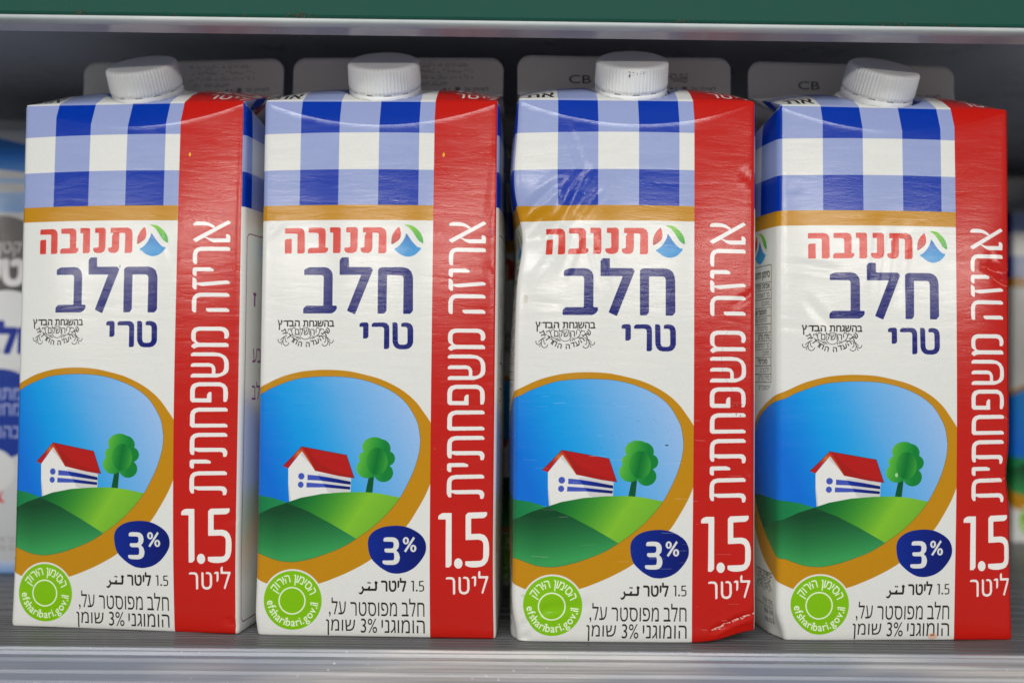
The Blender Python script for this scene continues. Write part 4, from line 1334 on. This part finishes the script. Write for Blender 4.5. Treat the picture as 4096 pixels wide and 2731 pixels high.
# ------------------------------------------------------------ fridge shelves
def streak_mat(name, c0, c1, rough, sx, sz, bump=0.0, rvar=.2, speck=0.0, metal=0.0, reflection_patch=False):
    m, nt, p, N, L = new_mat(name)
    n = noise(nt, mapping(nt, 'Object', (sx, sz, sz)), 1.0, 5, .65)
    n2 = noise(nt, mapping(nt, 'Object', (3.0, 2, 2), (3.3, 0, 0)), 1.0, 2, .5)
    mx = N('ShaderNodeMix')
    mx.data_type = 'RGBA'
    mx.inputs[6].default_value = (*lin(c0), 1)
    mx.inputs[7].default_value = (*lin(c1), 1)
    L(maprange(nt, n.outputs[0], .35, .68, 0, 1), mx.inputs[0])
    last = mx.outputs[2]
    if reflection_patch:  # blue-grey areas: uneven reflections painted into the base colour
        n3 = noise(nt, mapping(nt, 'Object', (9, 40, 40), (1.7, 0, 0)), 1.0, 2, .5)
        pm = N('ShaderNodeMix')
        pm.data_type = 'RGBA'
        L(maprange(nt, n3.outputs[0], .42, .56, 0, 1), pm.inputs[0])
        L(last, pm.inputs[6])
        pm.inputs[7].default_value = (*lin((138, 143, 156)), 1)
        last = pm.outputs[2]
    if speck:
        vo = N('ShaderNodeTexVoronoi')
        vo.feature = 'F1'
        vo.inputs['Scale'].default_value = 260
        L(mapping(nt, 'Object', (1, 1, 1)), vo.inputs['Vector'])
        nn = noise(nt, mapping(nt, 'Object', (25, 25, 25)), 1.0, 2)
        a = maprange(nt, vo.outputs['Distance'], .06, .15, 1, 0)
        b = maprange(nt, nn.outputs[0], .5, .62, 0, speck)
        mu = N('ShaderNodeMath')
        mu.operation = 'MULTIPLY'
        L(a, mu.inputs[0])
        L(b, mu.inputs[1])
        m3 = N('ShaderNodeMix')
        m3.data_type = 'RGBA'
        L(mu.outputs[0], m3.inputs[0])
        L(last, m3.inputs[6])
        m3.inputs[7].default_value = (.75, .75, .74, 1)
        last = m3.outputs[2]
    L(last, p.inputs['Base Color'])
    L(maprange(nt, n.outputs[0], .3, .7, rough, rough + rvar), p.inputs['Roughness'])
    p.inputs['Metallic'].default_value = metal
    if bump:
        b = N('ShaderNodeBump')
        b.inputs['Strength'].default_value = .5
        b.inputs['Distance'].default_value = bump
        L(n.outputs[0], b.inputs['Height'])
        L(b.outputs[0], p.inputs['Normal'])
    return m


m_deck = streak_mat('ribbed_plastic', (80, 80, 82), (108, 108, 110), .25, 10, 500, .0001)
m_rail = streak_mat('clear_grey_rail', (136, 137, 143), (212, 207, 201), .13, 7, 560, .00012, .2, .9, reflection_patch=True)  # pale streaks and blue-grey areas are reflections painted into the rail colour
m_edge = streak_mat('rail_edge', (120, 120, 124), (160, 160, 162), .25, 12, 500, .0001)
m_green = plain_mat('green_paint', (30, 80, 68), .5, .06, (60, 60, 60), spec=.12)
m_white = streak_mat('white_enamel', (186, 196, 196), (212, 219, 217), .3, 20, 60, .00005)
m_under = plain_mat('shelf_underside', (190, 186, 190), .2, .03, (40, 40, 40), spec=.9)
m_tray = plain_mat('tray_underside', (196, 199, 210), .3, .06, (30, 30, 30), spec=.6)
m_dark = plain_mat('dark_back_panel', (58, 60, 68), .5, .1, (12, 12, 12))

low = thing('lower_shelf', 'grey ribbed plastic shelf with a pale front rail under the milk cartons', 'shelf', (0, 0, 0), .0015)
# deck: fine ridges running across the fridge near the front, flat further back
prof = [(395.5, -4.0), (395.5, -.9)]
y = 396.0
while y < 440:
    prof += [(y, -.35), (y + .5, -.02), (y + 1.6, -.02), (y + 2.1, -.35), (y + 2.6, -.6), (y + 3.2, -.6)]
    y += 3.7
while y < 880:
    prof += [(y, -.7), (y + .6, -.02), (y + 9.0, -.02), (y + 9.6, -.7)]
    y += 12
prof += [(y, -4.0)]
link('deck', extrude_profile('deck', prof, -620, 620), low, m_deck, False)
# rail: a lip behind, a groove, then a sloping clear front
rail = [(395.2, -5), (395.2, -1.0), (394.6, -.55), (392.6, -.5), (392.2, -1.5), (391.2, -1.8), (390.4, -.9), (389.7, -1.0), (389.2, -2.2), (386.8, -3.0), (386.3, -2.3), (385.6, -2.4),
        (385.2, -3.6), (381.5, -5.6), (381.1, -5.1), (380.6, -5.3), (380.2, -6.4), (377, -8.3), (376.6, -7.8), (376.0, -8.9), (366, -15.5), (360, -24), (358, -40), (356, -40), (356, -60), (395.2, -60)]
link('front_rail', extrude_profile('front_rail', rail, -620, 620), low, m_rail, False)

up = thing('upper_shelf', 'upper fridge shelf with green front strip and white rounded lip above the caps', 'shelf', (0, 0, 0), 0)
up.rotation_euler = (0, .0042, 0)
ZU = 223.8
link('price_strip', extrude_profile('price_strip', [(386.4, ZU + 2.6), (386.0, ZU + 3.4), (383.5, ZU + 60), (385.5, ZU + 60), (388.8, ZU + 2.6)], -620, 620), up, m_green, False)
lip = [(389.0, ZU + .05), (387.6, ZU + .3), (386.5, ZU + .8), (386.0, ZU + 1.4), (386.2, ZU + 2.1), (386.8, ZU + 2.4), (395, ZU + 2.5), (395, ZU + .05)]
link('lip', extrude_profile('lip', lip, -620, 620), up, m_white, True)
link('lip_underside', box_mesh('lip_underside', -620, 389.2, ZU, 620, 398.6, ZU + 1.2, .3), up, m_under, False)
link('tray', extrude_profile('tray', [(397.6, ZU + 1.25), (398.6, ZU + 1.25), (398.6, ZU + 22), (900, ZU + 22), (900, ZU + 24), (397.6, ZU + 24)], -620, 620), up, m_tray, False)
# grime on the strip just above the lip
V, F = [], []
r_ = np.random.default_rng(9)
for cx, n_, sp in ((-78.5, 60, 2.6), (-157, 22, 1.4), (134, 14, 3.2), (156, 10, 1.8), (58, 8, 1.4), (-124, 3, .5), (-98, 3, .8)):
    for k in range(n_):
        x = cx + r_.normal() * sp
        z = ZU + 2.7 + abs(r_.normal()) * (1.1 if n_ > 20 else .3)
        s_ = r_.uniform(.1, .42)
        o = len(V)
        V += [(x - s_, 386.2, z), (x, 386.2, z - s_ * .8), (x + s_, 386.2, z), (x, 386.0, z + s_), (x, 385.6, z + .1 * s_)]
        F += [(o, o + 1, o + 4), (o + 1, o + 2, o + 4), (o + 2, o + 3, o + 4), (o + 3, o, o + 4)]
g = link('grime', mesh('grime', np.array(V) * MM, F), up, plain_mat('shelf_grime', (105, 98, 76), .8, .75, (900, 900, 900)), False)
g['kind'] = 'stuff'

bw = link('wall', box_mesh('wall', -640, 905, -80, 640, 915, 420, 1), None, m_dark, False)
bw['kind'] = 'structure'
bw['label'] = 'dark back wall of the fridge behind the cartons'
for sx in (-1, 1):
    w_ = link('wall', box_mesh('wall', 640 * sx - 5, 440, -80, 640 * sx + 5, 900, 420, 1), None, m_dark, False)
    w_['kind'] = 'structure'
